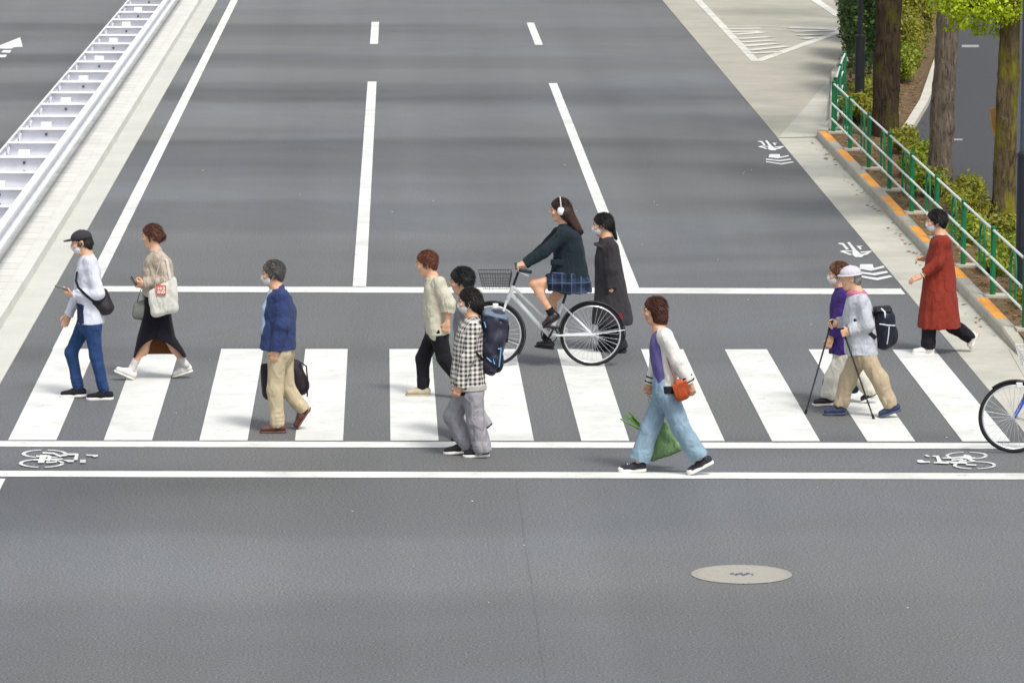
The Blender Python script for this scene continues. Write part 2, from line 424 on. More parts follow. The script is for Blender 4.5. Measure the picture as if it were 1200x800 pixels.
def soilmat():
    t = NT('planter_soil', .95, .1); v = t.obj(); n = t.noise(v, 9, 7, .7)
    t.col(t.ramp(n, [(.3, lin('#4a3c2c')), (.5, lin('#6c5a44')), (.7, lin('#8a7a62'))])); t.bump(t.noise(v, 40, 5), .8, .03); return t.m
M_SOIL = soilmat()

b = MB(); b.prism([(-900, -300), (900, -300), (900, 2500), (-900, 2500)], 0, -.06, True)
struct('ground', b, plain('distant_ground', '#77756f', .9, .2, .2))
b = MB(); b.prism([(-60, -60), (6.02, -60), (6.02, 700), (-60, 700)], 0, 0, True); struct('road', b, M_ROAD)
b = MB(); b.prism([(6.02, -60), (6.66, -60), (6.66, 74.0), (6.02, 73.8)], -.05, .004); struct('gutter', b, M_CONC)
b = MB(); b.prism([(6.02, 73.8), (6.66, 74.0), (7.0, 75.3), (7.92, 85.2), (8.68, 90.2), (9.6, 101), (12.5, 150), (6.02, 150)], -.05, .008)
struct('driveway', b, M_DRIVE)
b = MB(); b.prism([(6.03, 73.79), (6.66, 73.9), (6.9, 75.2), (7.0, 75.6), (7.9, 85.2), (7.69, 83.9)], 0, .013, True); struct('driveway_apron', b, M_CONC)
b = MB(); b.prism([(7.8, -60), (30, -60), (30, 300), (14, 300), (10.3, 88.5), (8.9, 78.6), (8.15, 74.), (7.9, 72.6), (7.9, 52.), (7.2, 49.6), (7.2, -60)], -.05, .10)
struct('sidewalk', b, M_WALK)
b = MB(); b.prism([(6.78, 50.2), (7.93, 50.4), (7.93, 72.6), (8.2, 74.), (8.9, 78.6), (10.3, 88.5), (12.6, 104), (10, 104), (8.72, 90.2), (7.98, 85.2), (7.05, 75.3), (6.78, 73.9)], -.05, .115)
struct('planter_soil', b, M_SOIL)
b = MB(); b.prism([(6.75, 47.8), (7.3, 47.5), (7.9, 49.5), (7.9, 50.5), (6.79, 50.3), (6.7, 49)], -.05, .107); struct('pavement_corner', b, M_WALK)
b = MB(); b.prism([(6.3, 44), (9.5, 44), (9.5, 47.4), (7.3, 47.6), (6.7, 48.6), (6.6, 50)], -.05, .010); struct('dropped_kerb_apron', b, M_CONC)
# kerb on the right: 0.6 m blocks, three orange, three bare in turn
b = MB(); y = 51.0; zt = .125
def kerbblock(b, y0, y1, z0, z1, x0=6.64, w=.15):
    c = .02
    b.add([(x0, y0, -.02), (x0, y1, -.02), (x0 + .004, y1, z1 - c), (x0 + .004, y0, z0 - c), (x0 + c, y1, z1), (x0 + c, y0, z0), (x0 + w, y1, z1), (x0 + w, y0, z0), (x0 + w, y1, -.02), (x0 + w, y0, -.02)],
          [(0, 3, 2, 1), (3, 5, 4, 2), (7, 9, 8, 6), (0, 9, 7, 5, 3), (1, 2, 4, 6, 8)])
    b.cur_top = len(b.f); b.add([(x0 + c, y0, z0), (x0 + w, y0, z0), (x0 + w, y1, z1), (x0 + c, y1, z1)], [(0, 1, 2, 3)])
k = 0
while y < 73.7:
    b.cur = 0; kerbblock(b, y, y + .592, zt, zt)
    ph = ((y + .3 - 52.6 + .855) % 3.42)
    if ph < 1.95: b.mi[-1] = 1
    y += .6
b.cur = 0
prev = None
for i in range(5):                      # dropped end, fanning out to the crossing
    y1 = 50.99 - i * .55; y0 = y1 - .545; z1 = zt - .025 * i; z0 = zt - .025 * (i + 1); kerbblock(b, y0, y1, max(z0, .012), max(z1, .012), 6.64 - .0 * i, .15 + .04 * i)
struct('kerb', b, [M_KERB, M_ORANGE])
b = MB()
def kerbrun(b, pts, w, z0, z1):
    for (xa, ya), (xb, yb) in zip(pts[:-1], pts[1:]):
        d = A([xb - xa, yb - ya]); L = np.linalg.norm(d); d /= L; nrm = A([d[1], -d[0]]) * w
        n = max(1, int(L / .9))
        for i in range(n):
            p = A([xa, ya]) + d * (L * i / n + .004); q = A([xa, ya]) + d * (L * (i + 1) / n - .004)
            b.prism([tuple(p), tuple(q), tuple(q + nrm), tuple(p + nrm)], z0, z1)
kerbrun(b, [(6.64, 73.75), (6.76, 74.5), (7.0, 75.6), (7.92, 85.2), (8.68, 90.2), (9.4, 97)], .16, -.02, .135)
struct('kerb', b, M_KERB)
b = MB(); kerbrun(b, [(7.86, 70.3), (7.80, 71.8), (7.80, 72.7), (8.04, 74.), (8.8, 78.6), (10.2, 88.5), (11.2, 95)], .15, .0, .20)
struct('kerb', b, concrete('planter_kerb_concrete', '#c2beb2', .12))
# median
b = MB(); b.prism([(-4.05, 45.2), (-4.05, 260), (-5.72, 260), (-5.72, 51.5), (-5.2, 45.6)], -.05, .012); struct('median', b, M_APRON)
b = MB(); arc = [(-5.04 + .66 * math.cos(t), 51.6 - .95 * math.sin(t)) for t in np.linspace(0, math.pi, 15)]
b.prism([(-4.38, 260)] + arc + [(-5.70, 260)], 0, .15); struct('median_kerb', b, M_KERBL, bevel=.015)
b = MB(); arc2 = [(-5.04 + .5 * math.cos(t), 51.6 - .79 * math.sin(t)) for t in np.linspace(0, math.pi, 15)]
b.prism([(-4.54, 260)] + arc2 + [(-5.54, 260)], 0, .154, True); struct('median_paving', b, M_PAVE)

# painted markings (sheets 4 mm up)
def marks(name, polys, z=.004, mat=None, dz=0.):
    b = MB()
    for i, p in enumerate(polys): b.prism(p, 0, z + dz * i, True)
    return struct(name, b, mat or M_WHITE)
def rect(x0, x1, y0, y1): return [(x0, y0), (x1, y0), (x1, y1), (x0, y1)]
marks('lane_line', [[(-3.70, 50.02), (-3.54, 50.02), (-3.62, 140), (-3.78, 140)], rect(-3.68, -3.52, 20, 41.74)], .0052)
marks('lane_line', [rect(-.525, -.365, 55.36, 84.35), rect(-.535, -.375, 93.25, 99.43), rect(-.535, -.375, 108.4, 114.4)])
marks('lane_line', [rect(2.725, 2.875, 55.2, 84.05), rect(2.745, 2.90, 93.1, 99.25), rect(2.745, 2.9, 108.2, 114.2)])
marks('stop_line', [[(-3.53, 54.85), (5.98, 54.62), (5.98, 55.14), (-3.53, 55.37)]], .0044)
strp = []
for i in range(11):
    xa = -3.695 + i * .9035; wd = .455
    strp.append([(xa + .02, 43.92 - .012 * i), (xa + wd + .02, 43.92 - .012 * i), (xa + wd, 50.07 - .006 * i), (xa, 50.07 - .006 * i)])
marks('crosswalk_stripes', strp)
marks('crosswalk_edge_line', [[(-9, 43.62), (5.97, 43.36), (5.97, 43.70), (-9, 43.95)]], .0046)
marks('crosswalk_edge_line', [[(-3.68, 41.855), (6.3, 41.64), (6.3, 41.98), (-3.68, 42.17)]], .0046)
def zpoly(o, k, pts): return [tuple(G(o[0] + x / k, o[1] + y / k)[:2]) for x, y in pts]
def ringpolys(c, rx, ry, f, gaps, n=40):
    out = []
    for i in range(n):
        t0, t1 = 2 * math.pi * i / n, 2 * math.pi * (i + 1) / n
        tm = (t0 + t1) / 2
        if any(abs((tm - q + math.pi) % (2 * math.pi) - math.pi) < .13 for q in gaps): continue
        out.append([(c[0] + rx * a * math.cos(t), c[1] + ry * a * math.sin(t)) for a, t in ((1, t0), (1, t1), (f, t1), (f, t0))])
    return out
o, k = (0, 500), 6.
P = ringpolys((312, 193), 160, 28, .83, (-1.57,)) + ringpolys((292, 263), 160, 29, .83, (1.57,))
P += [[(300, 186), (380, 190), (440, 214), (425, 222), (375, 200), (300, 196)], [(255, 210), (350, 208), (352, 216), (255, 222)], [(285, 206), (330, 206), (310, 262), (265, 262)],
      [(235, 236), (440, 230), (440, 240), (235, 246)], [(340, 214), (365, 214), (350, 250), (325, 250)], [(320, 255), (400, 250), (400, 260), (330, 264)], [(440, 240), (520, 243), (518, 256), (480, 257)],
      [(468, 196), (552, 197), (552, 208), (475, 208)], [(530, 208), (552, 208), (545, 243), (515, 243)], [(565, 240), (605, 240), (600, 262), (562, 262)],
      [(605, 203), (655, 206), (690, 206), (686, 219), (660, 222), (650, 214), (610, 212)], [(430, 205), (475, 203), (470, 214), (440, 216)]]
marks('bicycle_symbol', [zpoly(o, k, p) for p in P], .0042, M_WHITE2, .00012)
o, k = (1040, 510), 7.5
P = ringpolys((695, 182), 185, 31, .84, (-1.57,)) + ringpolys((765, 270), 190, 33, .84, (1.57,))
P += [[(325, 182), (352, 182), (375, 196), (345, 198)], [(260, 228), (300, 226), (330, 240), (372, 238), (375, 248), (300, 252), (265, 248)], [(395, 188), (450, 188), (478, 240), (540, 246), (540, 260), (405, 254), (405, 246), (440, 242), (425, 200), (395, 196)],
      [(480, 206), (560, 204), (700, 190), (705, 200), (570, 216), (490, 214)], [(510, 238), (600, 240), (700, 250), (695, 260), (560, 256)], [(665, 180), (720, 185), (745, 205), (775, 205), (770, 216), (730, 216), (785, 240), (740, 242), (690, 215), (640, 212), (680, 200)],
      [(560, 222), (660, 215), (665, 225), (565, 234)], [(620, 236), (690, 222), (700, 234), (640, 246)], [(690, 262), (780, 268), (780, 278), (690, 272)]]
marks('bicycle_symbol', [zpoly(o, k, p) for p in P], .0042, M_WHITE2, .00012)
o, k = (940, 280), 10.
PB = [[(425, 50), (485, 52), (548, 122), (515, 128), (468, 70), (425, 62)], [(525, 42), (555, 40), (640, 140), (600, 145)], [(635, 85), (715, 85), (680, 100), (700, 122), (680, 128)],
      [(440, 150), (470, 141), (590, 185), (560, 193)], [(470, 138), (600, 142), (600, 153), (470, 151)], [(590, 145), (640, 138), (690, 180), (722, 195), (700, 217), (625, 215), (590, 190)],
      [(692, 186), (800, 145), (822, 145), (760, 189), (720, 195)], [(680, 155), (810, 142), (800, 153), (690, 168)]]
PC = [[(680, 300), (825, 300), (840, 345), (955, 318), (965, 338), (810, 378), (670, 355)], [(640, 380), (830, 405), (990, 378), (1010, 400), (850, 432), (640, 402)], [(640, 425), (870, 460), (1030, 430), (1060, 448), (880, 490), (650, 446)]]
near_b = [zpoly(o, k, p) for p in PB]; near_c = [zpoly(o, k, p) for p in PC]
marks('cycle_lane_symbol', near_b + near_c, .0042, M_WHITE2, .00012)
db = G(903, 170.5) - G(1001.8, 292.5); dc = G(860 + 225 / 4, 150 + 148 / 4) - G(1027, 319)
marks('cycle_lane_symbol', [[(x + db[0], y + db[1]) for x, y in p] for p in near_b] + [[(x + dc[0], y + dc[1]) for x, y in p] for p in near_c], .0042, M_WHITE2, .00012)
o, k = (0, 20), 11.43
marks('direction_arrow', [zpoly(o, k, p) for p in ([(270, 275), (305, 405), (190, 410), (150, 428), (75, 430), (-160, 420), (-30, 395)], [(15, 480), (45, 448), (155, 448), (130, 485)], [(-60, 545), (-30, 510), (92, 508), (75, 545)])], .004)
h = lambda x, y: tuple(G(780 + x / 4.445, y / 4.445)[:2])
def band(a, c, w):
    a, c = A(a), A(c); d = (c - a) / np.linalg.norm(c - a); nn = A([-d[1], d[0]]) * w / 2
    return [tuple(a + nn), tuple(c + nn), tuple(c - nn), tuple(a - nn)]
M_DPAINT = paint('driveway_paint', '#d8d6cc', .6, .35)
PD = [band((6.82, 89.0), (6.84, 125), .16), [(6.74, 89.0), (6.95, 89.0), (9.22, 96.6), (9.22, 97.3)], band((6.9, 98.4), (9.2, 97.75), .16), band((9.5, 107), (9.56, 101.2), .2), band((9.5, 107), (9.6, 125), .2)]
for a, c in (((320, 155), (500, 152)), ((335, 170), (490, 168)), ((350, 185), (515, 172)), ((372, 207), (545, 197)), ((390, 225), (560, 215)), ((402, 245), (580, 232)), ((425, 268), (640, 245)), ((436, 284), (590, 275)),
             ((640, 150), (905, 158)), ((665, 170), (905, 163)), ((690, 190), (830, 185)), ((710, 208), (780, 203))): PD.append(band(h(*a), h(*c), .27))
marks('driveway_hatching', PD, .0125, M_DPAINT, .0006)
marks('sidewalk_mark', [[tuple(G(x, y, .1)[:2]) for x, y in ((1127, 53), (1147, 53), (1147, 56), (1127, 56))], [tuple(G(x, y, .1)[:2]) for x, y in ((1118, 163), (1128, 163), (1128, 165), (1118, 165))]], .1045, plain('walk_paint', '#8f8f92', .8))

# manhole cover
mh = empty('manhole_cover', (2.775, 37.12, 0)); setp(mh, 'round pale grey manhole cover with small dark emblem in the near lanes', 'manhole cover')
b = MB(); b.lathe([(.3685, -.02), (.3685, .0045), (.366, .006)], n=48); b.build('lid', plain('manhole_lid', '#9b988e', .75, .10, 60, .3), mh)
b = MB()
for r0, r1 in ((.37, .405),):
    for i in range(48):
        t0, t1 = 2 * math.pi * i / 48, 2 * math.pi * (i + 1) / 48
        b.add([(q * math.cos(t), q * math.sin(t), .005) for q, t in ((r0, t0), (r1, t0), (r1, t1), (r0, t1))], [(0, 1, 2, 3)])
b.build('rim', plain('manhole_rim', '#97948b', .75, .12, 50), mh)
b = MB()
for i, (dx, w, dy) in enumerate(((-.075, .03, .01), (-.035, .022, -.015), (-.005, .03, .012), (.03, .02, -.02), (.055, .028, .016), (.085, .016, -.03), (-.05, .016, -.04), (.01, .02, -.05))):
    b.prism(rect(dx - w / 2, dx + w / 2, dy - .03, dy + .03), 0, .0085, True)
b.build('emblem', plain('emblem_dark', '#55556a', .6), mh)

# white double guardrail on the median
M_GR = plain('guardrail_paint', '#e6e7eb', .42, .09, 4, spec=.4); M_BOLT = plain('bolt_steel', '#5a5a66', .5)
M_FL = plain('flange_white', '#f0f0f2', .42, .05, 4)
gy0, gy1 = 44.5, 150.5; gx0, gx1 = -5.42, -4.63
gr = empty('guardrail', (-5.02, 55, .15)); setp(gr, 'white double-sided steel guardrail with ladder of crossbeams along the median', 'guardrail'); O = A([-5.02, 55, .15])
def extr(b, prof, y0, y1):
    n = len(prof); b.add([(x, y, z) for y in (y0, y1) for x, z in prof], [(i, (i + 1) % n, n + (i + 1) % n, n + i)[::-1] for i in range(n)] + [tuple(range(n)), tuple(range(n, 2 * n))[::-1]])
wb = [(0, .47), (.035, .485), (.06, .52), (.06, .555), (.02, .60), (.0, .635), (.02, .67), (.06, .71), (.06, .755), (.035, .79), (0, .80)]
for sgn, x in ((1, gx1 - .05), (-1, gx0 + .05)):
    prof = [(x + sgn * q, z) for q, z in wb]; inner = [(x + sgn * (q - .008), z) for q, z in wb][::-1]
    pr = prof + inner
    if sgn < 0: pr = pr[::-1]
    b = MB(); yy = gy0
    while yy < gy1:
        extr(b, [(p[0] - O[0], p[1] - O[2]) for p in pr], yy - O[1], yy + 3.985 - O[1]); yy += 4
    b.build('rail', M_GR, gr)
yb = 46.8; i = 0; M_GF = plain('crossbeam_paint', '#d6d7e0', .5, .08, 4)
while yb < gy1 - 1:
    b = MB(); xa, xb = gx0 + .06, gx1 - .06
    b.box(xa - O[0], xb - O[0], yb - O[1], yb + .012 - O[1], .52 - O[2], .795 - O[2])        # web
    b.cur = 1; b.box(xa - O[0], xb - O[0], yb - .07 - O[1], yb + .014 - O[1], .79 - O[2], .812 - O[2])  # flange
    b.cur = 0; b.box(xa - O[0], xb - O[0], yb - .03 - O[1], yb + .004 - O[1], .505 - O[2], .524 - O[2])
    for q in (.0, .085): b.prism([(xa + q - O[0], yb - .005 - O[1]), (xa + q + .02 - O[0], yb - .005 - O[1]), (xa + q + .02 - O[0], yb - .3 - O[1]), (xa + q - O[0], yb - .3 - O[1])], .56 - O[2], .74 - O[2]) if q == 0 else None
    cb = b.build('crossbeam', [M_GF, M_FL], gr)
    if i % 2 == 0:
        b = MB(); xm = (xa + xb) / 2 - O[0] + .03
        for zz in (.60, .72):
            b = MB(); b.tube([(xm, yb - .02 - O[1], zz - O[2]), (xm, yb + .004 - O[1], zz - O[2])], .020, 8); b.build('bolt', M_BOLT, cb)
        b = MB(); b.box(xm - .05, xm + .05, yb + .03 - O[1], yb + .15 - O[1], 0, .74 - O[2]); b.build('post', M_GR, gr)
        b = MB(); b.box(xm - .075, xm + .075, yb - .03 - O[1], yb + .10 - O[1], .814 - O[2], .89 - O[2]); b.box(xm - .055, xm + .055, yb - .036 - O[1], yb - .03 - O[1], .825 - O[2], .875 - O[2])
        b.build('reflector', plain('reflector_white', '#e6e6ea', .3), gr, bevel=.008)
    yb += 2.0; i += 1

# green pedestrian railing
M_GREEN = plain('railing_green', '#0f6a41', .4, .1, 8); M_RAIL = plain('railing_white', '#d2ddd3', .4, .05, 8); M_PAD = concrete('footing_concrete', '#b5b1a4', .12)
RX = 6.87; PY = [50.75, 53.55, 56.4, 59.25, 62.15, 65.0, 67.9, 70.75, 73.5]
def railing(pts, label):
    O = A([pts[0][0], pts[0][1], .11]); r = empty('railing', O); setp(r, label, 'railing')
    for j, (x, y) in enumerate(pts):
        b = MB(); b.tube([(x - O[0], y - O[1], -.05), (x - O[0], y - O[1], .80)], .032, 12); po = b.build('post', M_GREEN, r, smooth=True)
        b = MB(); b.lathe([(.035, 0), (.035, .016), (.015, .026)], (x - O[0], y - O[1], .80), 12)
        b.build('cap', plain('cap_yellow', '#d8a93a', .5) if j == 0 and len(pts) > 5 else M_GREEN, po, smooth=True)
        b = MB(); b.box(x - .10 - O[0], x + .22 - O[0], y - .13 - O[1], y + .13 - O[1], -.1, .032); b.build('footing', M_PAD, po)
    for z, dx in ((.775, 0), (.47, -.03), (.23, -.03)):
        b = MB(); b.tube([(x + dx - O[0], y - O[1], z) for x, y in pts], .0155, 10); b.build('rail', M_RAIL, r, smooth=True)
    for (xa, ya), (xb, yb) in zip(pts[:-1], pts[1:]):
        m = A([(xa + xb) / 2, (ya + yb) / 2]); d = A([xb - xa, yb - ya]); d /= np.linalg.norm(d); pp = []
        for t in [None] + list(np.linspace(math.pi, 0, 13)) + [None]:
            if t is None: s_ = -.23 if not pp else .23; z = .12
            else: s_ = .23 * math.cos(t); z = .47 + .24 * math.sin(t)
            q = m + d * s_; pp.append((q[0] + .05 - O[0], q[1] - O[1], z))
        b = MB(); b.tube(pp, .0145, 8); b.build('hoop', M_GREEN, r, smooth=True)
railing([(RX, y) for y in PY], 'long green railing with white bars and hoops beside the orange-marked kerb')
railing([(6.96, 74.2), (7.28, 76.9), (7.62, 79.6)], 'short green railing turning away along the driveway kerb')

# poles
def pole(x, y, rb, rt, hz, label, top, side):
    r = empty('lamp_pole', (x, y, .1)); setp(r, label, 'pole'); mt = plain('pole_dark', '#20242c', .45, .08, 6) if side else plain('pole_black', '#15171b', .45, .08, 6)
    b = MB(); b.lathe([(rb * 1.25, 0), (rb * 1.25, .04), (rb, .05), (rb, hz - .02), (rb * 1.08, hz - .02), (rb * 1.08, hz + .02), (rt, hz + .05)], n=20); sl = b.build('base_sleeve', mt, r, smooth=True)
    b = MB(); b.box(-rb * .5, rb * .5, -rb - .004, -rb + .02, .55, .95); b.build('access_door', mt, sl)
    b = MB(); b.tube([(0, 0, hz), (0, 0, 4.6), (0, 0, top)], [rt, rt * .95, rt * .8], 16); b.build('shaft', plain('shaft_grey_blue', '#46505e', .4, .06, 5) if side else mt, r, smooth=True)
    b = MB(); b.lathe([(.05, 0), (.16, .05), (.2, .35), (.12, .5), (.03, .56)], (0, 0, top), 16); b.build('lamp_head', mt, r, smooth=True)
pole(7.71, 77.9, .083, .042, 1.20, 'slim black lamp pole in the planter beside the dark hedge', 5.2, 0)
pole(7.26, 53.9, .085, .058, 1.62, 'thick dark lamp pole at the railing end by the crossing', 5.2, 1)

# trees
def barkmat(name, dark, light, moss, mossf):
    t = NT(name, .92, .15); v = t.obj((1, 1, .16)); n = t.noise(v, 26, 6, .65, 1.); m = t.noise(t.obj((1, 1, .35)), 5, 5, .6)
    c = t.ramp(n, [(.32, lin(dark)), (.5, mulc(lin(light), .7)), (.68, lin(light))])
    f = t.ramp(m, [(.60 - mossf, g(0)), (.74 - mossf, g(.8))])
    t.col(t.mix(f, c, lin(moss))); t.bump(n, 1., .05); return t.m
def trunkmesh(name, parent, pts, radii, mat, nseg=28):
    P = [A(p, float) for p in pts]; zs = np.linspace(0, len(P) - 1, 70); vs = []; fs = []
    ph = NR.rand(8) * 6.28; kn = [(NR.uniform(3.6, 5.8), NR.uniform(.6, 2.9), NR.uniform(.12, .30)) for _ in range(5)]
    for i, s_ in enumerate(zs):
        k0 = min(int(s_), len(P) - 2); t = s_ - k0; c = P[k0] * (1 - t) + P[k0 + 1] * t; r = radii[k0] * (1 - t) + radii[k0 + 1] * t
        for k in range(nseg):
            a = 2 * math.pi * k / nseg; z = c[2]
            rr = r * (1 + .05 * math.sin(3 * a + ph[0] + z * .7) + .035 * math.sin(7 * a + ph[1] + math.sin(z * 3)) + .04 * math.sin(z * 5 + ph[2] + 2 * a) + .03 * NR.randn())
            rr *= 1 + sum(q * math.exp(-((a - a0) / .38) ** 2 - ((z - z0) / .10) ** 2) for a0, z0, q in kn)
            if z < .35: rr *= 1 + (.35 - z) * (.7 + .5 * math.sin(5 * a + ph[3]))
            vs.append((c[0] + rr * math.cos(a), c[1] + rr * math.sin(a), z))
    n = len(zs)
    for i in range(n - 1):
        for k in range(nseg): fs.append((i * nseg + k, i * nseg + (k + 1) % nseg, (i + 1) * nseg + (k + 1) % nseg, (i + 1) * nseg + k))
    return quadmesh(name, A(vs), A(fs), mat, parent)
def leafmat(name, a, b_, trans=.35, dead='#8a6a2e'):
    t = NT(name, .55, .35); ge = t.n('ShaderNodeNewGeometry'); n = t.noise(t.obj(), 2.2, 3)
    f = t.math('ADD', t.math('MULTIPLY', ge.outputs['Random Per Island'], .7), t.math('MULTIPLY', n, .35))
    c = t.ramp(f, [(.1, lin(a)), (.80, lin(b_)), (.97, lin(dead))]); t.col(c)
    tr = t.n('ShaderNodeBsdfTranslucent'); t.l(c, tr.inputs['Color']); mx = t.n('ShaderNodeMixShader'); mx.inputs[0].default_value = trans
    t.l(t.b.outputs[0], mx.inputs[1]); t.l(tr.outputs[0], mx.inputs[2]); out = t.t.nodes['Material Output']; t.l(mx.outputs[0], out.inputs['Surface']); return t.m
def leaves(blobs, n, size, fan=False, shell=.55):
    """leaf-sized faces spread through the volume of the given clumps: (x,y,z, rx,ry,rz)"""
    B = A(blobs, float); w = (B[:, 3] * B[:, 4] * B[:, 5]) ** .62; w = w / w.sum()
    ids = NR.choice(len(B), n, p=w); d = NR.randn(n, 3); d /= np.linalg.norm(d, axis=1)[:, None]
    r = shell + (1 - shell) * NR.rand(n) ** .6; r *= 1 + .13 * NR.randn(n)
    c = B[ids, :3] + B[ids, 3:] * d * r[:, None]
    nrm = d + .8 * NR.randn(n, 3) + A([0, -.1, .5]); nrm /= np.linalg.norm(nrm, axis=1)[:, None]
    u = np.cross(nrm, NR.randn(n, 3)); u /= np.linalg.norm(u, axis=1)[:, None]; v = np.cross(nrm, u)
    s_ = size * (.45 + 1.05 * NR.rand(n) ** 1.3)[:, None]; bend = nrm * s_ * .25
    if fan: q = [c - v * s_ * .7, c + u * s_ * .75 + v * s_ * .35 - bend, c + v * s_ * .55, c - u * s_ * .75 + v * s_ * .35 - bend]
    else: q = [c - v * s_, c + u * s_ * .55, c + v * s_ - bend, c - u * s_ * .55]
    V = np.stack(q, 1).reshape(-1, 3); Q = np.arange(4 * n).reshape(n, 4); return V, Q
M_GINK = leafmat('ginkgo_leaves', '#7f9a0c', '#c3d22a', dead='#d6de50'); M_DARKL = leafmat('hedge_leaves', '#12260c', '#3d5a1e', .2); M_OLIVE = leafmat('olive_leaves', '#4c5a12', '#98952c', .3); M_YG = leafmat('shrub_leaves', '#39500f', '#9aa62c', .3)
M_BARK1 = barkmat('dark_bark', '#171210', '#4c3e32', '#4a4a14', .10); M_BARK2 = barkmat('grey_bark', '#3a3026', '#8a7c6c', '#56561e', .0); M_BARK3 = barkmat('mossy_bark', '#33291d', '#6e6046', '#857f22', .13)
def tree(x, y, label, r, top, lean, bark, clumps, nl, leaf, lm, branches=()):
    o = empty('ginkgo_tree', (x, y, .1)); setp(o, label, 'tree', 'street trees in the planter')
    tk = trunkmesh('trunk', o, [(0, 0, -.05), (lean * .3, 0, 1.0), (lean, .0, 2.6), (lean * 1.3, .05, top)], [r * 1.05, r, r * .93, r * .72], bark)
    for p in branches:
        b = MB(); n = len(p); b.tube(p, [r * .42 * (1 - .75 * i / (n - 1)) for i in range(n)], 8); b.build('branch', bark, tk, smooth=True)
    V, Q = leaves(clumps, nl, leaf, True); quadmesh('crown', V, Q, lm, o, smooth=False)
    return o
def highcrown(n, cx, cz, rx, rz, seed):
    rs = np.random.RandomState(seed); return [(cx + rs.uniform(-rx, rx), rs.uniform(-rx, rx), cz + rs.uniform(-rz, rz), rs.uniform(.4, .8), rs.uniform(.4, .8), rs.uniform(.3, .6)) for _ in range(n)]
tree(7.62, 73.0, 'thickest dark-barked tree trunk behind the railing, next to the black lamp pole', .205, 7.2, .06, M_BARK1, highcrown(22, .1, 6.6, 1.6, 1.3, 1), 5000, .05, M_GINK, [[(0, 0, 4.8), (.6, .3, 5.8), (1.1, .5, 6.8)], [(0, 0, 5.0), (-.6, -.3, 6.2), (-.9, -.4, 7.2)]])
tree(7.68, 66.0, 'grey knotted tree trunk between the railing and the sidewalk, middle of the three large ones', .162, 7.0, .10, M_BARK2, highcrown(20, .2, 6.3, 1.5, 1.2, 2), 4500, .05, M_GINK, [[(.1, 0, 4.6), (.7, .2, 5.6), (1.1, .2, 6.4)], [(.1, 0, 4.8), (-.5, -.2, 5.9), (-.9, -.4, 6.8)]])
# third tree: its low boughs hang into view
def W_(px, py, Y, O): p = W(px, py, Y); return tuple(p - O)
O3 = A([8.02, 61.6, .1]); cl = highcrown(18, .1, 5.6, 1.4, 1.2, 3)
for px, py, dy, r in ((1110, 2, 0, .30), (1128, 4, .3, .32), (1147, 6, -.2, .36), (1166, 2, .2, .36), (1185, 3, -.3, .34), (1120, 20, .1, .17), (1138, 22, .2, .20), (1156, 24, -.1, .19), (1172, 38, .1, .13), (1112, 33, 0, .08), (1150, 36, .2, .14), (1130, 28, -.2, .14), (1105, -12, .2, .3), (1190, -14, 0, .4), (1165, -18, .2, .4), (1135, -20, .0, .4), (1180, 18, -.2, .2), (1160, 14, -.25, .22), (1118, 12, -.2, .2)):
    p = W_(px, py, 61.6 + dy, O3); cl.append((p[0], p[1], p[2], r, r, r * .62))
def wl(*q): return [W_(px, py, 61.6 + dy, O3) for px, py, dy in q]
tree(8.02, 61.6, 'mossy yellow-green tree trunk nearest the crossing, with low bright ginkgo boughs', .142, 6.5, .06, M_BARK3, cl, 30000, .032, M_GINK,
     [wl((1183, 22, 0), (1165, 12, -.05), (1145, 6, 0), (1120, 8, .1)), wl((1186, 30, 0), (1174, 26, 0), (1166, 28, .05)), wl((1185, 10, 0), (1170, -6, .1), (1140, -14, .2))])
t4 = tree(10.75, 95.0, 'slender dark tree trunk far back between hedges and sidewalk', .10, 6.2, .02, M_BARK1, highcrown(14, .1, 5.6, 1.3, .9, 4), 2500, .06, M_GINK)
tree(10.35, 99.5, 'farthest thin tree trunk behind the clipped shrubs', .13, 6.4, -.03, M_BARK1, highcrown(14, .1, 5.8, 1.3, .9, 5), 2500, .06, M_GINK)
bd = W(1165.5, 139, 61.9)
b = MB(); b.obox((0, 0, 0), (.105, .02, .03), (-.004, .012, 0), (-.03, 0, .17)); setp(b.build('board', plain('tan_board', '#b98a4e', .7, .15, 20), None, loc=bd + A([.06, 0, -.01])), 'tan wooden board fixed behind the mossy tree trunk', 'board')

def bush(name, cat, label, x, y, rx, ry, hz, n, leaf, lm, group=None, blobs=9, z0=.1, stems=5):
    o = empty(name, (x, y, z0)); setp(o, label, cat, group)
    B = [(NR.uniform(-.55, .55) * rx, NR.uniform(-.55, .55) * ry, hz * NR.uniform(.35, .7), rx * NR.uniform(.45, .65), ry * NR.uniform(.4, .6), hz * NR.uniform(.28, .42)) for _ in range(blobs)]
    V, Q = leaves(B, n, leaf, False, .35); V[:, 2] = np.maximum(V[:, 2], .01); quadmesh('foliage', V, Q, lm, o, smooth=False)
    b = MB()
    for _ in range(stems):
        a = NR.uniform(0, 6.28); b.tube([(.05 * rx * math.cos(a), .05 * ry * math.sin(a), -.03), (.4 * rx * math.cos(a), .4 * ry * math.sin(a), hz * .6)], [.012, .006], 5)
    b.build('stem', M_BARK1, o); return o
# tall dark hedge behind the first pole
hl = ['tall dark green hedge bush behind the black lamp pole, nearest of its row', 'tall dark hedge bush second in the row along the driveway', 'tall dark hedge bush third in the row along the driveway', 'tall dark hedge bush farthest along the driveway']
for i, (x, y) in enumerate(((8.14, 82.0), (8.55, 86.0), (8.95, 90.0), (9.4, 94.5))):
    bush('hedge_bush', 'hedge', hl[i], x, y, .40, 2.1, 2.6, 6500, .045, M_DARKL, 'dark hedge bushes along the driveway', 16)
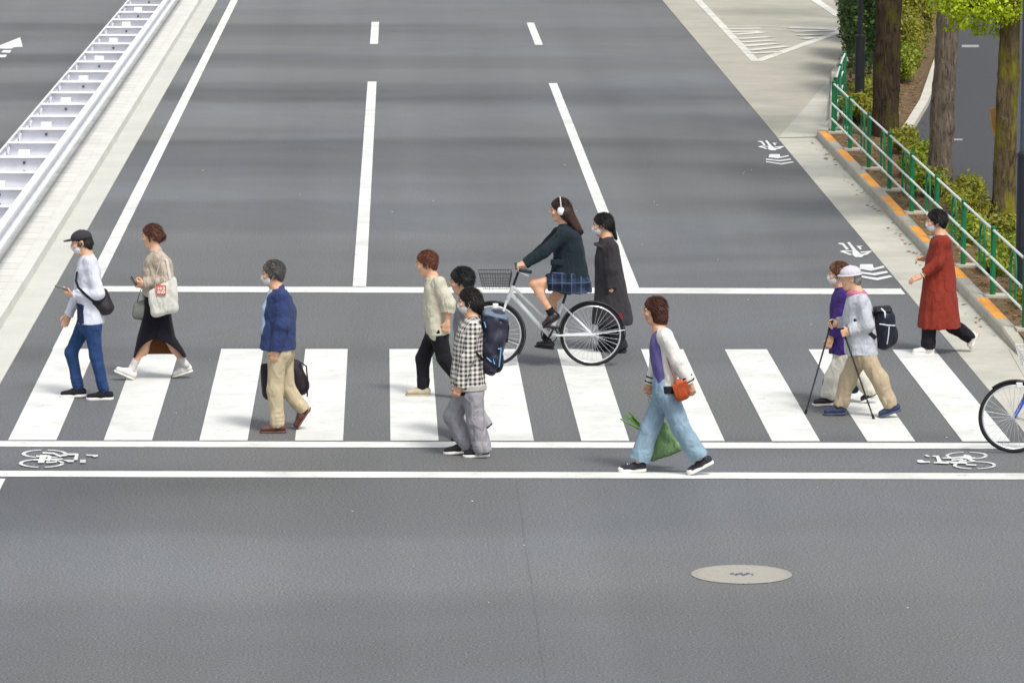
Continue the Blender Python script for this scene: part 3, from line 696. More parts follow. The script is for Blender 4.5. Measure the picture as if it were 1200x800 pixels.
# olive and yellow-green shrubs between hedge and sidewalk
for i, (x, y, rx, ry, hz, m, lb) in enumerate(((9.66, 88.0, .50, 1.5, 1.15, M_OLIVE, 'rounded yellow-green shrub beside the planter kerb, behind the thick trunk'), (10.2, 92.8, .50, 1.6, 1.7, M_OLIVE, 'taller olive shrub behind the rounded one, near the slender trunk'),
                                               (9.02, 83.4, .40, 1.2, .7, M_YG, 'low dark-green shrub over leaf litter between thick trunk and kerb'), (8.1, 79.0, .42, 1.3, .45, M_OLIVE, 'low olive shrub at the foot of the black lamp pole'), (7.42, 75.4, .3, 1.2, .5, M_OLIVE, 'small olive shrub between railing corner and the thick trunk'))):
    bush('shrub', 'shrub', lb, x, y, rx, ry, hz, 5200, .034, m, 'shrubs round the tree trunks')
# low shrubs behind the railing
rowl = [(7.62, 70.6, .33, .9, .42, 'low yellow-green shrub just beyond the thick trunk, by the bend of the planter kerb'), (7.72, 68.4, .30, .9, .46, 'low bright shrub on the far side of the grey knotted trunk'), (7.4, 67.2, .26, .8, .34, 'small shrub hugging the hoop beside the grey knotted trunk'),
        (7.35, 64.4, .36, .8, .50, 'leafy shrub directly behind the railing in front of the grey knotted trunk'), (7.8, 63.5, .24, .7, .45, 'small bright shrub at the sidewalk edge between grey and mossy trunks'), (7.55, 61.5, .36, .9, .50, 'spreading yellow-green shrub left of the mossy trunk'),
        (7.82, 59.4, .3, .7, .5, 'bright shrub at the foot of the mossy trunk'), (7.3, 59.0, .32, .9, .45, 'yellow-green shrub behind the railing above the person in the red coat'), (7.5, 56.8, .40, .9, .5, 'wide leafy shrub beside the thick dark pole, on its far side'),
        (7.15, 55.9, .22, .7, .36, 'small low shrub touching the railing near the thick dark pole'), (7.6, 54.6, .34, .7, .45, 'shrub growing round the thick dark pole'), (7.25, 52.6, .26, .75, .38, 'last low shrub before the railing end post'), (7.72, 52.0, .3, .8, .40, 'shrub at the sidewalk corner past the railing end post')]
for x, y, rx, ry, hz, lb in rowl: bush('shrub', 'shrub', lb, x, y, rx, ry, hz * (.72 if y < 60 else .9), (1000 if y < 60 else 1500), .034, M_YG if NR.rand() < .5 else M_OLIVE, 'low shrubs behind the green railing', 8, .11, 7)
# fallen leaves on the soil, some on the gutter
n = 3600; lx = np.where(NR.rand(n) < .85, NR.uniform(6.85, 7.9, n), NR.uniform(6.45, 6.62, n)); ly = NR.uniform(50.5, 74, n)
k = NR.rand(n) < .35; ly[k] = NR.uniform(74, 96, k.sum()); lx[k] = 7.2 + (ly[k] - 74) * .105 + NR.uniform(.1, 1.2, k.sum())
lz = np.where(lx < 6.64, .012, .122); c = np.stack([lx, ly, lz], 1); a = NR.rand(n) * 6.28; s_ = NR.uniform(.018, .04, n)
u = np.stack([np.cos(a), np.sin(a), NR.uniform(-.2, .4, n)], 1) * s_[:, None]; v = np.stack([-np.sin(a), np.cos(a), NR.uniform(-.2, .4, n)], 1) * s_[:, None] * .7
sel = (lx > 6.64) | (NR.rand(n) < .25); q = np.stack([c - u, c - v, c + u, c + v], 1)[sel].reshape(-1, 3)
q[:, 2] = np.maximum(q[:, 2], np.where(q[:, 0] < 6.64, .006, .118))
lf = quadmesh('leaf_litter', q, np.arange(len(q)).reshape(-1, 4), leafmat('dead_leaves', '#5a3016', '#a07a46', .1), smooth=False); setp(lf, kind='stuff')

# ------------------------------------------------------------------ light
wd = bpy.data.worlds.new('World'); S.world = wd; wd.use_nodes = True; nt = wd.node_tree
sky = nt.nodes.new('ShaderNodeTexSky'); sky.sky_type = 'NISHITA'; sky.sun_disc = False
EL, AZ = R(58), R(150)      # sun high, behind the camera to the right
sky.sun_elevation = EL; sky.sun_rotation = AZ; sky.air_density = 1.0; sky.dust_density = 3.0; sky.ozone_density = 1.0
bg = nt.nodes['Background']; hs = nt.nodes.new('ShaderNodeHueSaturation'); hs.inputs['Saturation'].default_value = .32
nt.links.new(sky.outputs[0], hs.inputs['Color']); nt.links.new(hs.outputs[0], bg.inputs[0]); bg.inputs[1].default_value = .11
sl = bpy.data.lights.new('sun', 'SUN'); sl.energy = 1.5; sl.angle = R(11); sl.color = (1., .965, .91)
so = bpy.data.objects.new('sun', sl); COL.objects.link(so)
sd = Vector((math.sin(AZ) * math.cos(EL), math.cos(AZ) * math.cos(EL), math.sin(EL)))
so.rotation_euler = sd.to_track_quat('Z', 'Y').to_euler(); so.location = (0, 20, 30)
S.view_settings.view_transform = 'Standard'; S.view_settings.look = 'None'; S.view_settings.exposure = .78; S.view_settings.gamma = 1
# ================================================================== people
def unit(v): v = A(v, float); return v / (np.linalg.norm(v) + 1e-9)
class Fr:
    """a magnified stretch of the photo set on an upright plane across the street"""
    def __init__(s, ox, oy, k, Y0): s.o = (ox, oy); s.k = k; s.Y = Y0
    def __call__(s, x, y, dy=0.): return W(s.o[0] + x / s.k, s.o[1] + y / s.k, s.Y + dy)
def headframe(yaw=0., pitch=0.):
    f = A([-math.cos(yaw) * math.cos(pitch), -math.sin(yaw) * math.cos(pitch), -math.sin(pitch)])
    l = unit(np.cross(A([0, 0, 1.]), f)); u = np.cross(f, l); return np.stack([f, l, u])
def bodyhead(s, C, H, sc, neck):
    P = lambda f, l, u: C + sc * (f * H[0] + l * H[1] + u * H[2])
    s.ell(P(-.008, 0, .032), A([.094, .074, .082]) * sc, H, k=.02)
    s.ell(P(.022, 0, -.035), A([.066, .060, .080]) * sc, H, k=.03)
    s.rc(P(.052, .018, -.095), P(.052, -.018, -.095), .022 * sc, k=.025)
    for q in (-1, 1):
        s.ell(P(.086, q * .032, .008), A([.016, .019, .013]) * sc, H, k=.012, op='s')
        s.rc(P(.078, q * .046, .026), P(.088, q * .014, .030), .009 * sc, k=.012)
        s.ell(P(.066, q * .038, -.025), A([.024, .022, .020]) * sc, H, k=.02)
        s.ell(P(-.008, q * .074, -.002), A([.020, .010, .032]) * sc, H, k=.008)
        s.ell(P(-.004, q * .082, -.002), A([.010, .006, .018]) * sc, H, k=.005, op='s')
    s.rc(P(.086, 0, .018), P(.106, 0, -.018), .008 * sc, .0115 * sc, k=.012)
    for q in (-1, 1): s.ell(P(.098, q * .009, -.021), A([.009, .008, .007]) * sc, k=.006)
    s.rc(P(.080, .018, -.052), P(.080, -.018, -.052), .0085 * sc, k=.007); s.rc(P(.078, .014, -.064), P(.078, -.014, -.064), .009 * sc, k=.007)
    s.rc(P(-.022, 0, -.045), neck, .053 * sc, .060 * sc, k=.03)
    return P
def hand(s, wr, d, nrm, left, curl=.5, sc=1., thumb=.4, curls=None):
    """palm, four unequal bent fingers and a thumb that leaves the side of the palm"""
    d = unit(d); nrm = unit(A(nrm) - d * (A(nrm) @ d)); t = np.cross(nrm, d) if left else np.cross(d, nrm)
    kc = wr + d * .085 * sc
    s.rc(wr - d * .01, wr + d * .03 * sc, .023 * sc, .026 * sc, k=.02)
    s.box(wr + d * .052 * sc, A([.043, .038, .0135]) * sc, .012 * sc, np.stack([d, t, nrm]), k=.02)
    for i, (off, ln) in enumerate(((.030, .072), (.010, .080), (-.010, .074), (-.029, .058))):
        a = (curls[i] if curls else curl); p = kc + t * off * sc; dd = d; q = p - d * .012 * sc
        for j, fr in enumerate((.45, .32, .26)):
            ang = a * (.9, .95, .6)[j]; ax = nrm
            dd = unit(dd * math.cos(ang) + (ax - dd * (ax @ dd)) * math.sin(ang) / max(np.linalg.norm(ax - dd * (ax @ dd)), 1e-3))
            if j == 1 or j == 2: nrm2 = nrm
            e = q + dd * ln * fr * sc; s.rc(q, e, (.0098 - .001 * j) * sc, (.0092 - .0011 * j) * sc, k=.004); q = e
    tb = wr + d * .025 * sc + t * .030 * sc; t1 = tb + unit(d * .7 + t * .65 + nrm * thumb) * .038 * sc; t2 = t1 + unit(d * .9 + t * .15 + nrm * (thumb + .25)) * .032 * sc
    s.rc(tb, t1, .0135 * sc, .011 * sc, k=.012); s.rc(t1, t2, .0105 * sc, .009 * sc, k=.004)

def person(spec):
    fr = spec['fr']; J = spec['J']; sc = spec.get('sc', 1.)
    lat = dict(sh=.155, el=.19, wr=.19, hip=.085, kn=.085, an=.085, toe=.09, heel=.08)
    def jp(n):
        v = J[n]; side = n[-1]; base = n[:-1]
        if len(v) == 3: dy = v[2]
        elif side in 'NF' and base in lat: dy = (-1 if side == 'N' else 1) * lat[base] * sc
        else: dy = 0.
        return fr(v[0], v[1], dy)
    p = {n: jp(n) for n in J}
    if spec.get('snap', True):
        for q in 'NF':
            if q in spec.get('air', ''): continue
            dz = min(p['toe' + q][2], p['heel' + q][2]) - spec.get('gz', 0.)
            p['toe' + q][2] -= dz; p['heel' + q][2] -= dz; p['an' + q][2] -= dz * .7
    O = A([p['hip'][0] if 'hip' in p else p['hipN'][0], fr.Y, 0.]); spec['O'] = O; spec['p'] = p
    rows = []
    for y, xf, xb, hw in spec['torso']:
        a, b = fr(xf, y), fr(xb, y); rows.append((a[2], a[0], b[0], hw))
    spec['rows'] = rows; cy = fr.Y
    H = headframe(spec.get('yaw', 0.), spec.get('pitch', .08)); C = p['head']; hs = spec.get('hs', 1.)
    # ---- body: one continuous surface
    s = SDF(.0065)
    P = bodyhead(s, C, H, hs, p['neck'] + A([.005, 0, -.01])); spec['P'] = P; spec['H'] = H
    brows = [r for r in rows if r[0] > p['hipN'][2] - .12] if not spec.get('seated') else rows
    ins = .024
    zc = sorted(brows)[-1][0]
    s.loft([(z, a + ins, b - ins, max(w - .022, .03)) for z, a, b, w in sorted(brows)], cy, k=.04)
    s.rc(p['neck'] + A([.01, 0, -.06]), p['neck'] + A([.005, 0, .0]), .062 * sc, .055 * sc, k=.04)
    tr = spec.get('leg', (.075, .052, .040))
    for q in 'NF':
        s.rc(p['sh' + q], p['el' + q], .045 * sc, .038 * sc, k=.03); s.rc(p['el' + q], p['wr' + q], .038 * sc, .0255 * sc, k=.02)
        s.rc(p['neck'] + A([.015, 0, -.05]), p['sh' + q], .045, .045 * sc, k=.03)
        hd = spec['hand' + q]; hand(s, p['wr' + q], hd[0], hd[1], q == 'N', hd[2], sc * spec.get('hsc', .97), hd[3] if len(hd) > 3 else .4)
        bare = spec.get('bare'); s.rc(p['hip' + q], p['kn' + q], spec.get('thigh', .069) * sc, (.050 if bare else .043) * sc, k=.04)
        m = p['kn' + q] * .68 + p['an' + q] * .32; cv = unit(p['an' + q] - p['kn' + q]); bk = A([-cv[2], 0, cv[0]])
        if bk[0] < 0: bk = -bk
        s.rc(p['kn' + q], p['an' + q], (.047 if bare else .041) * sc, (.033 if bare else .030) * sc, k=.02); s.ell(m + bk * (.018 if spec.get('bare') else .004), A([.047, .047, .085]) * (1. if spec.get('bare') else .85) * sc, k=.04)
        s.rc(p['an' + q], p['heel' + q] * .72 + p['toe' + q] * .28 + A([0, 0, .04]), .034, .032, k=.02)
        fd = unit(p['toe' + q] - p['heel' + q]); up = A([-fd[2], 0, fd[0]]); up = up if up[2] > 0 else -up
        s.rc(p['heel' + q] + fd * .045 + up * .045, p['toe' + q] - fd * .06 + up * .034, .028, .022, k=.02)
    V, Q = s.mesh()
    body = quadmesh('person', V - O, Q, SKIN, None, O)
    setp(body, spec['label'], 'person', spec.get('group', 'people on the crossing'))
    me = body.data; D = (V - C) / hs; f, l, u = D @ H[0], D @ H[1], D @ H[2]
    lip = ((f > .055) & (np.abs(l) < .024) & (u < -.044) & (u > -.074)).astype(np.float32) * .8
    bw = ((f > .05) & (np.abs(l) > .012) & (np.abs(l) < .05) & (np.abs(u - .034) < .007)).astype(np.float32) * .85
    for nm, ar in (('lip', lip), ('brow', bw)): me.attributes.new(nm, 'FLOAT', 'POINT').data.foreach_set('value', ar)
    for q in (-1, 1):
        b = MB(); b.lathe([(.002, -.011), (.008, -.008), (.011, 0), (.008, .008), (.002, .011)], n=12)
        e = P(.0675, q * .031, .009) - O; vs = [A(v) * hs + e for v in b.v]
        b2 = MB(); b2.add(vs, b.f); b2.cur = 1; ic = e + H[0] * .0085 * hs
        n = 10; b2.add([ic + .0055 * hs * (math.cos(2 * math.pi * i / n) * H[1] + math.sin(2 * math.pi * i / n) * H[2]) + H[0] * .003 for i in range(n)] + [ic + H[0] * .0045], [(i, (i + 1) % n, n) for i in range(n)])
        b2.build('eye', [plain('eye_white', '#e8e4de', .2), plain('iris_dark', '#2a1a12', .15)], body, smooth=True)
    hair(spec, body)
    if spec.get('mask'):
        s = SDF(.005); s.ell(P(.028, 0, -.056), A([.070, .068, .060]) * hs, H, k=.01); s.rc(P(.086, 0, -.004), P(.094, 0, -.034), .016 * hs, .022 * hs, k=.03)
        s.plane(P(.026, 0, 0), -H[0]); s.plane(P(.09, 0, .002), H[2] * 1. + H[0] * .15)
        mo = s.build('face_mask', cloth('mask_white', '#e6e8ea', .04, .2), body, O)
        b = MB()
        for q in (-1, 1):
            b.tube([P(.03, q * .064, -.02) - O, P(-.01, q * .088, .015) - O, P(-.02, q * .086, -.01) - O, P(.03, q * .064, -.075) - O], .002, 5)
            b.build('ear_loop', cloth('mask_white', '#e6e8ea'), mo) if q == 1 else None
    return body, O, p
def hair(spec, body):
    P, H, O = spec['P'], spec['H'], spec['O']; hs = spec.get('hs', 1.); st, hexc = spec['hair']
    s = SDF(.006); mt = hairmat('hair_' + hexc.strip('#'), hexc); hp = spec.get('hairp', {})
    v = hp.get('vol', 1.)
    v = .93 if hp.get('hat') else v
    s.ell(P(-.014, 0, .040), A([.100 * v + .004, .083 * v + .002, .090 * v]) * hs, H, k=.02)
    if st in ('short', 'fringe'):
        s.ell(P(-.060, 0, -.02), A([.048, .066, .065]) * hs, H, k=.03)
    if st == 'bob':
        s.ell(P(-.035, 0, -.03), A([.085, .088, .105]) * hs, H, k=.03)
        s.ell(P(-.045, 0, -.075), A([.070, .082, .065]) * hs, H, k=.03)
    if st == 'bun':
        s.ell(P(-.062, 0, .0), A([.052, .070, .075]) * hs, H, k=.03); s.ell(P(-.115, 0, -.01), A([.040, .042, .040]) * hs, H, k=.015)
    if st == 'long':
        s.ell(P(-.05, 0, -.03), A([.062, .082, .09]) * hs, H, k=.03)
        for a, b_, r in hp['tails']: s.rc(P(*a), P(*b_), r, r * .55, ys=1.5, k=.04)
    if st == 'pony':
        s.ell(P(-.060, 0, .0), A([.048, .066, .075]) * hs, H, k=.03)
        for a, b_, r in hp['tails']: s.rc(P(*a), P(*b_), r, r * .6, k=.025)
    # open the face
    fw = hp.get('face', .036)
    s.ell(P(.098, 0, -.055), A([.085, .070, .108]) * hs, H, k=.02, op='s')
    if st in ('short', 'pony', 'bun'):
        for q in (-1, 1): s.ell(P(.02, q * .085, -.03), A([.045, .03, .05]) * hs, H, k=.01, op='s')
    V, Q = s.mesh()
    # strands: ripple the surface along the fall of the hair
    D = (V - spec['p']['head']) / hs; ang = np.arctan2(D @ H[1], D @ H[0] + .02); rr = 1 + .022 * np.sin(ang * 31 + 3 * np.sin((D @ H[2]) * 25)) + .012 * np.sin(ang * 67 + (D @ H[2]) * 40)
    c = P(-.02, 0, .03); V = c + (V - c) * rr[:, None]
    n = hp.get('n', 2600); ix = NR.choice(len(V), n); N0 = V[ix] - P(-.02, 0, .0); N0 /= np.linalg.norm(N0, axis=1)[:, None]
    ok = (((V[ix] - spec['p']['head']) / hs) @ H[0] < .040); ok &= (((V[ix] - spec['p']['head']) / hs) @ H[2] < hp.get('maxu', 9)); ix = ix[ok]; N0 = N0[ok]; n = len(ix)
    tg = -H[2] * .9 - H[0] * .45 + .13 * NR.randn(n, 3) + (H[0] * .9 if st == 'fringe' else 0); tg -= N0 * (tg * N0).sum(1)[:, None]; tg /= np.linalg.norm(tg, axis=1)[:, None]
    sd = np.cross(tg, N0); ln = NR.uniform(.02, .055, n)[:, None] * hp.get('len', 1.); wd_ = NR.uniform(.0016, .0035, n)[:, None]; p0 = V[ix] - N0 * .002; p1_ = p0 + tg * ln * .6 + N0 * .007; p2_ = p0 + tg * ln + N0 * NR.uniform(-.002, .012, n)[:, None]
    SV = np.stack([p0 - sd * wd_, p0 + sd * wd_, p1_ + sd * wd_, p1_ - sd * wd_, p2_ + sd * wd_ * .3, p2_ - sd * wd_ * .3], 1).reshape(-1, 3); base = len(V) + 6 * np.arange(n)[:, None]
    V = np.concatenate([V, SV]); Q = np.concatenate([Q, base + A([[0, 1, 2, 3]]), base + A([[3, 2, 4, 5]])])
    quadmesh('hair', V - O, Q, mt, body)

def top_garment(spec, body, name, mat, ease=.0, sl=(.062, .056, .044), cuff=None, amp=.006, collar=None, hemcut=True, rows=None, sleeveN=1., sleeveF=1., vox=.0075, k=.035, shr=.058, extra=None, fs=(1.15, .8)):
    p, O = spec['p'], spec['O']; cy = spec['fr'].Y; rows = rows or spec['rows']; s = SDF(vox)
    s.loft([(z, a - ease, b + ease, w + ease) for z, a, b, w in rows], cy, k=.03)
    zt = max(r[0] for r in rows)
    for q, fr_ in (('N', sleeveN), ('F', sleeveF)):
        s.rc(p['neck'] + A([.018, (-.03 if q == 'N' else .03), -.055]), p['sh' + q] + A([0, 0, -.012]), .052, shr, k=.05)
        e = p['el' + q]; w = p['wr' + q]; e2 = e + (w - e) * fr_
        s.rc(p['sh' + q], e, sl[0], sl[1], k=k); s.rc(e, e2, sl[1], sl[2], k=.03, cut=True)
        if cuff: s.rc(e2 - unit(w - e) * .025, e2 + unit(w - e) * .004, sl[2] + cuff, k=.004, cut=True, cut0=True)
    if extra: extra(s)
    if collar: s.rc(p['neck'] + A([.012, 0, -.045]), p['neck'] + A([-.002, 0, collar]), .074, .066, k=.02, cut=True)
    return s.build(name, mat, body, O, amp, fs=fs)
def trousers(spec, body, mat, rad=(.092, .068, .058), amp=.006, end=.05, name='trousers', waist=None):
    p, O = spec['p'], spec['O']; cy = spec['fr'].Y; s = SDF(.0075)
    hz = (p['hipN'] + p['hipF']) / 2
    s.ell(hz + A([.012, 0, .02]), (spec.get('seat', .118), .158, .125), k=.04)
    s.ell(hz + A([-.004, 0, .10]), (.105, .145, .07), k=.04)
    if waist is not None: s.rc(hz, waist, .112, .095, ys=1.3, k=.04, cut=True)
    for q in 'NF':
        a = p['an' + q] + unit(p['an' + q] - p['kn' + q]) * (end - .05)
        s.rc(p['hip' + q], p['kn' + q], rad[0], rad[1], k=.05)
        s.rc(p['kn' + q], a, rad[1], rad[2], k=.03, cut=True)
        for j, (t, w) in enumerate(((.90, .003), (.80, .003), (.70, .002))):      # stacked creases over the shoe
            c = p['kn' + q] * (1 - t) + a * t; rr = rad[1] * (1 - t) + rad[2] * t
            s.ell(c, (rr + w, rr + w, .018), k=.02)
    o = s.build(name, mat, body, O, amp, fs=(1.5, .5)); return o
def shoes(spec, body, mat, solemat, solez=.024, w=.048, hi=.0, white_toe=None):
    p, O = spec['p'], spec['O']
    for q in 'NF':
        h, t = p['heel' + q], p['toe' + q]; fd = unit(t - h); L = np.linalg.norm(t - h)
        fd3 = fd; lt = A([0, 1., 0]); up = np.cross(lt, fd3) * -1; up = up if up[2] > -.2 else -up
        if fd[0] > 0: pass
        P = lambda a, b, c=0.: h + fd3 * a + up * b + lt * c
        s = SDF(.005); ys = w / .036
        s.rc(P(.040, .046), P(L * .45, .050), .036, .036, ys=ys * .92, k=.02); s.rc(P(L * .45, .046), P(L - .038, .036), .036, .028, ys=ys, k=.03)
        s.rc(P(.045, .055), p['an' + q] * .6 + P(.05, .07) * .4 + up * hi, .040, .042, k=.02, cut=True)
        s.plane(P(0, .012), -up)
        s.rc(P(.050, .085) + up * hi, P(.055, .17) + up * hi, .033, .033, k=.004, op='s')
        sh = s.build('shoe', mat, body, O)
        s = SDF(.005); s.rc(P(.042, .012), P(L - .044, .012), .043, .043, ys=w * 1.0 / .043, k=.01); s.ell(P(L * .72, .012), (.06, w * 1.01, .04), k=.02)
        s.plane(P(0, solez), up); s.plane(P(0, .0), -up)
        s.build('sole', solemat, sh, O)
        if white_toe:
            s = SDF(.005); s.ell(P(L - .035, .030), (.036, w * .9, .026), np.stack([fd3, lt, up]), k=.01); s.plane(P(L - .05, 0), -fd3); s.build('toe_cap', white_toe, sh, O)
            b = MB()
            for i in range(4): b.tube([P(L * .45 + i * .018, .087 - i * .004, -.022) - O, P(L * .45 + i * .018, .090 - i * .004, 0) - O, P(L * .45 + i * .018, .087 - i * .004, .022) - O], .004, 5)
            b.build('lace', white_toe, sh)
SOLEW = plain('sole_white', '#dcdad4', .6, .06); SOLED = plain('sole_dark', '#2c2826', .7)

# ---- 1 capped walker with the phone
f1 = Fr(50, 260, 3.64, 46.53)
sp = dict(fr=f1, label='person in a dark cap, white shirt and blue jeans looking at a phone', hair=('short', '#2a2220'), hairp=dict(hat=1, maxu=.02), mask=True, pitch=.18, hs=1.0,
  J=dict(head=(166, 88), neck=(188, 146), shN=(202, 172), shF=(182, 168), elN=(236, 305), elF=(158, 300), wrN=(132, 312, -.14), wrF=(110, 395), hipN=(212, 438), hipF=(180, 438), hip=(196, 430),
         knN=(226, 570), knF=(122, 555), anN=(262, 712), anF=(152, 712), toeN=(184, 750), heelN=(303, 748), toeF=(72, 752), heelF=(188, 748)),
  torso=[(148, 172, 212, .09), (170, 155, 232, .165), (230, 140, 248, .185), (320, 148, 252, .178), (400, 152, 258, .178), (428, 150, 262, .182)],
  handN=((-1, -.05, .28), (0.1, .35, .9), .55, .5), handF=((-.35, 0, -1), (0, -1, 0), .45))
P1, O1, p1 = person(sp)
m = cloth('shirt_white', '#dfe3f2', .04, .6); top_garment(sp, P1, 'shirt', m, 0, (.066, .060, .046), cuff=.004, amp=.007, collar=.008)
r1 = sp['rows']; s = SDF(.006); s.loft([(z, a_ - .009, b_ + .009, w_ + .009) for z, a_, b_, w_ in r1], f1.Y); s.plane(f1(180, 380), (1, 0, 0)); s.plane(f1(160, 345), (0, 0, 1)); s.plane(f1(160, 424), (0, 0, -1)); s.build('undershirt', cloth('undershirt_navy', '#27305a', .1, .4), P1, O1, .004)
trousers(sp, P1, cloth('jeans_blue', '#20457a', .22, .6), (.086, .061, .050), .0055, .055); shoes(sp, P1, cloth('shoe_black', '#22222a', .1, .2), SOLEW, .028)
def cap(sp, body, hexc, brim=True, full=False):
    P, H, O = sp['P'], sp['H'], sp['O']; hs = sp.get('hs', 1.); s = SDF(.005)
    s.ell(P(-.006, 0, .048), A([.108, .090, .080]) * hs, H, k=.01); s.plane(P(0, 0, .040), -H[2])
    if full: s.rc(P(-.01, 0, .045), P(-.01, 0, .03), .115 * hs, .14 * hs, ys=.92, k=.01, cut=True)
    s.ell(P(-.006, 0, .128), (.008, .008, .006), k=.004)
    c = s.build('cap' if brim else 'hat', cloth('hat_' + hexc.strip('#'), hexc, .08, .3), body, O)
    s = SDF(.0045)
    if brim: s.ell(P(.095, 0, .044), A([.085, .075, .010]) * hs, H, k=.004); s.plane(P(.07, 0, 0), -H[0])
    else:
        s.ell(P(0, 0, .036), A([.128, .112, .016]) * hs, H, k=.004)
        s.ell(P(-.004, 0, .030), A([.095, .078, .05]) * hs, H, k=.004, op='s')
    s.build('brim', cloth('hat_' + hexc.strip('#'), hexc), c, O)
cap(sp, P1, '#3a3a40')
def thing(name, label, cat, loc, group=None): return setp(empty(name, loc), label, cat, group)
hp = p1['wrN'] + A([-.115, -.01, .075])
t = thing('phone', 'dark phone held out in front by the person in the cap', 'phone', hp); u = unit((-1, 0, .30)); nn = unit((.3, 0, 1))
b = MB(); b.obox((0, 0, 0), u * .072, A([0, .036, 0]), nn * .004); b.build('body', plain('phone_dark', '#3c3c38', .35), t, bevel=.003)
b = MB(); b.obox(nn * .0046, u * .067, A([0, .033, 0]), nn * .0008); b.build('screen', plain('screen_black', '#14161a', .08), t)
t = thing('sling_bag', 'black sling bag on the back of the person in the cap', 'bag', f1(255, 360, -.10)); Ob = A(t.location)
s = SDF(.006); a, c = f1(262, 300, -.10), f1(268, 365, -.08); s.rc(f1(262, 298, -.06), f1(276, 366, -.06), .035, .068, ys=1.3, k=.02); s.rc(f1(222, 340, -.14), f1(262, 372, -.08), .04, .055, k=.04)
s.build('pouch', plain('bag_black', '#1d1922', .6, .2, 20, .2), t, Ob, .003)
b = MB(); b.tube([f1(215, 160, .02) - Ob, f1(178, 176, -.06) - Ob, f1(146, 215, -.135) - Ob, f1(142, 250, -.17) - Ob, f1(152, 280, -.215) - Ob, f1(190, 318, -.235) - Ob, f1(225, 345, -.215) - Ob, f1(250, 352, -.12) - Ob], .014, 6, ry=.004); b.build('strap', cloth('strap_navy', '#20222e'), t)

# ---- 2 beige jacket, long dark skirt
f2 = Fr(130, 255, 4., 47.87)
sp = dict(fr=f2, label='person in a beige jacket and long dark slit skirt with white socks and shoes', hair=('bun', '#6e3c26'), bare=True, thigh=.07, pitch=.12, hs=.97, sc=.95, hairp=dict(vol=1.0),
  J=dict(head=(190, 86), neck=(205, 158), shN=(228, 192), shF=(205, 190), elN=(262, 290), elF=(190, 290), wrN=(158, 312, -.15), wrF=(155, 316, .05), hipN=(215, 440), hipF=(215, 440), hip=(215, 430),
         knN=(176, 560, -.05), knF=(262, 560, .05), anN=(100, 706, -.05), anF=(350, 690, .05), toeN=(12, 722), heelN=(112, 764), toeF=(288, 752), heelF=(386, 722)),
  torso=[(158, 192, 225, .08), (180, 168, 262, .16), (235, 148, 288, .18), (300, 146, 292, .175), (345, 150, 285, .17), (362, 152, 280, .165)],
  handN=((-1, .1, .12), (0, .8, .5), .9), handF=((-1, -.1, .1), (0, -.8, .5), .7))
P2, O2, p2 = person(sp)
M_BJ = cloth('jacket_beige', '#c4b29c', .16, .9); top_garment(sp, P2, 'jacket', M_BJ, 0, (.072, .070, .048), amp=.011, collar=.02)
# skirt: a hanging sheet of cloth, split up the near side
def skirt_sheet(rows, fr, slit, mats, body, O, name='skirt', pleat=0, wob=.012, n=72):
    vs = []; rows = list(rows); m = 26; ys = np.linspace(rows[0][0], rows[-1][0], m); R_ = A([r[:4] for r in rows])
    for y in ys:
        xf, xb, hw = (np.interp(y, R_[:, 0], R_[:, i]) for i in (1, 2, 3)); a, b_ = fr(xf, y), fr(xb, y)
        tb = (y - ys[0]) / (ys[-1] - ys[0]); gp = 0.
        if slit and y > slit[0]: gp = slit[1] * ((y - slit[0]) / (ys[-1] - slit[0])) ** slit[2]
        for j in range(n + 1):
            th = 2 * math.pi * j / n; th = -math.pi / 2 + gp + (2 * math.pi - 2 * gp) * j / n
            rr = 1 + wob * tb * math.sin(5 * th + 1) + wob * .6 * tb * math.sin(11 * th + 4 * tb)
            if pleat: rr += .05 * tb * abs((th * pleat / (2 * math.pi)) % 1 - .5)
            dz = 0.
            if slit: dz = .10 * tb * max(0, math.cos(th) if False else 0)
            cs_, sn_ = math.cos(th), math.sin(th); cs_, sn_ = math.copysign(abs(cs_) ** .7, cs_), math.copysign(abs(sn_) ** .7, sn_)
            vs.append(((a[0] + b_[0]) / 2 + (b_[0] - a[0]) / 2 * rr * cs_, fr.Y + hw * rr * sn_, (a[2] + b_[2]) / 2 + (b_[2] - a[2]) / 2 * cs_))
    fs = [(i * (n + 1) + j, i * (n + 1) + j + 1, (i + 1) * (n + 1) + j + 1, (i + 1) * (n + 1) + j)[::-1] for i in range(m - 1) for j in range(n)]
    o = quadmesh(name, A(vs) - O, A(fs), mats, body)
    so_ = o.modifiers.new('cloth', 'SOLIDIFY'); so_.thickness = .006; so_.offset = 0; so_.use_even_offset = False
    if len(mats) > 1: so_.material_offset = 1; so_.material_offset_rim = 0
    return o
skirt_sheet([(350, 158, 268, .150), (420, 158, 278, .165), (480, 146, 284, .17), (560, 124, 300, .175), (620, 112, 338, .17), (650, 106, 352, .17)], f2, (562, 1.18, .62), [cloth('skirt_dark', '#14121f', .15, .5), cloth('skirt_lining', '#7a4a18', .2, .4)], P2, O2)
def socks(sp, body, mat, frac=.35, r=.044):
    p, O = sp['p'], sp['O']; 
    for q in 'NF':
        s = SDF(.0055); a = p['an' + q]; k_ = p['kn' + q]; up = a + (k_ - a) * frac
        s.rc(up, a, r + .012 * frac, r - .003, k=.01, cut0=True); s.rc(a, p['heel' + q] * .75 + p['toe' + q] * .25 + A([0, 0, .045]), r - .003, .038, k=.02); s.build('sock', mat, body, O)
socks(sp, P2, cloth('sock_white', '#dcd8d2', .05, .3), .26, .038); shoes(sp, P2, plain('shoe_white', '#dedad4', .5, .05), SOLEW, .018, w=.041)
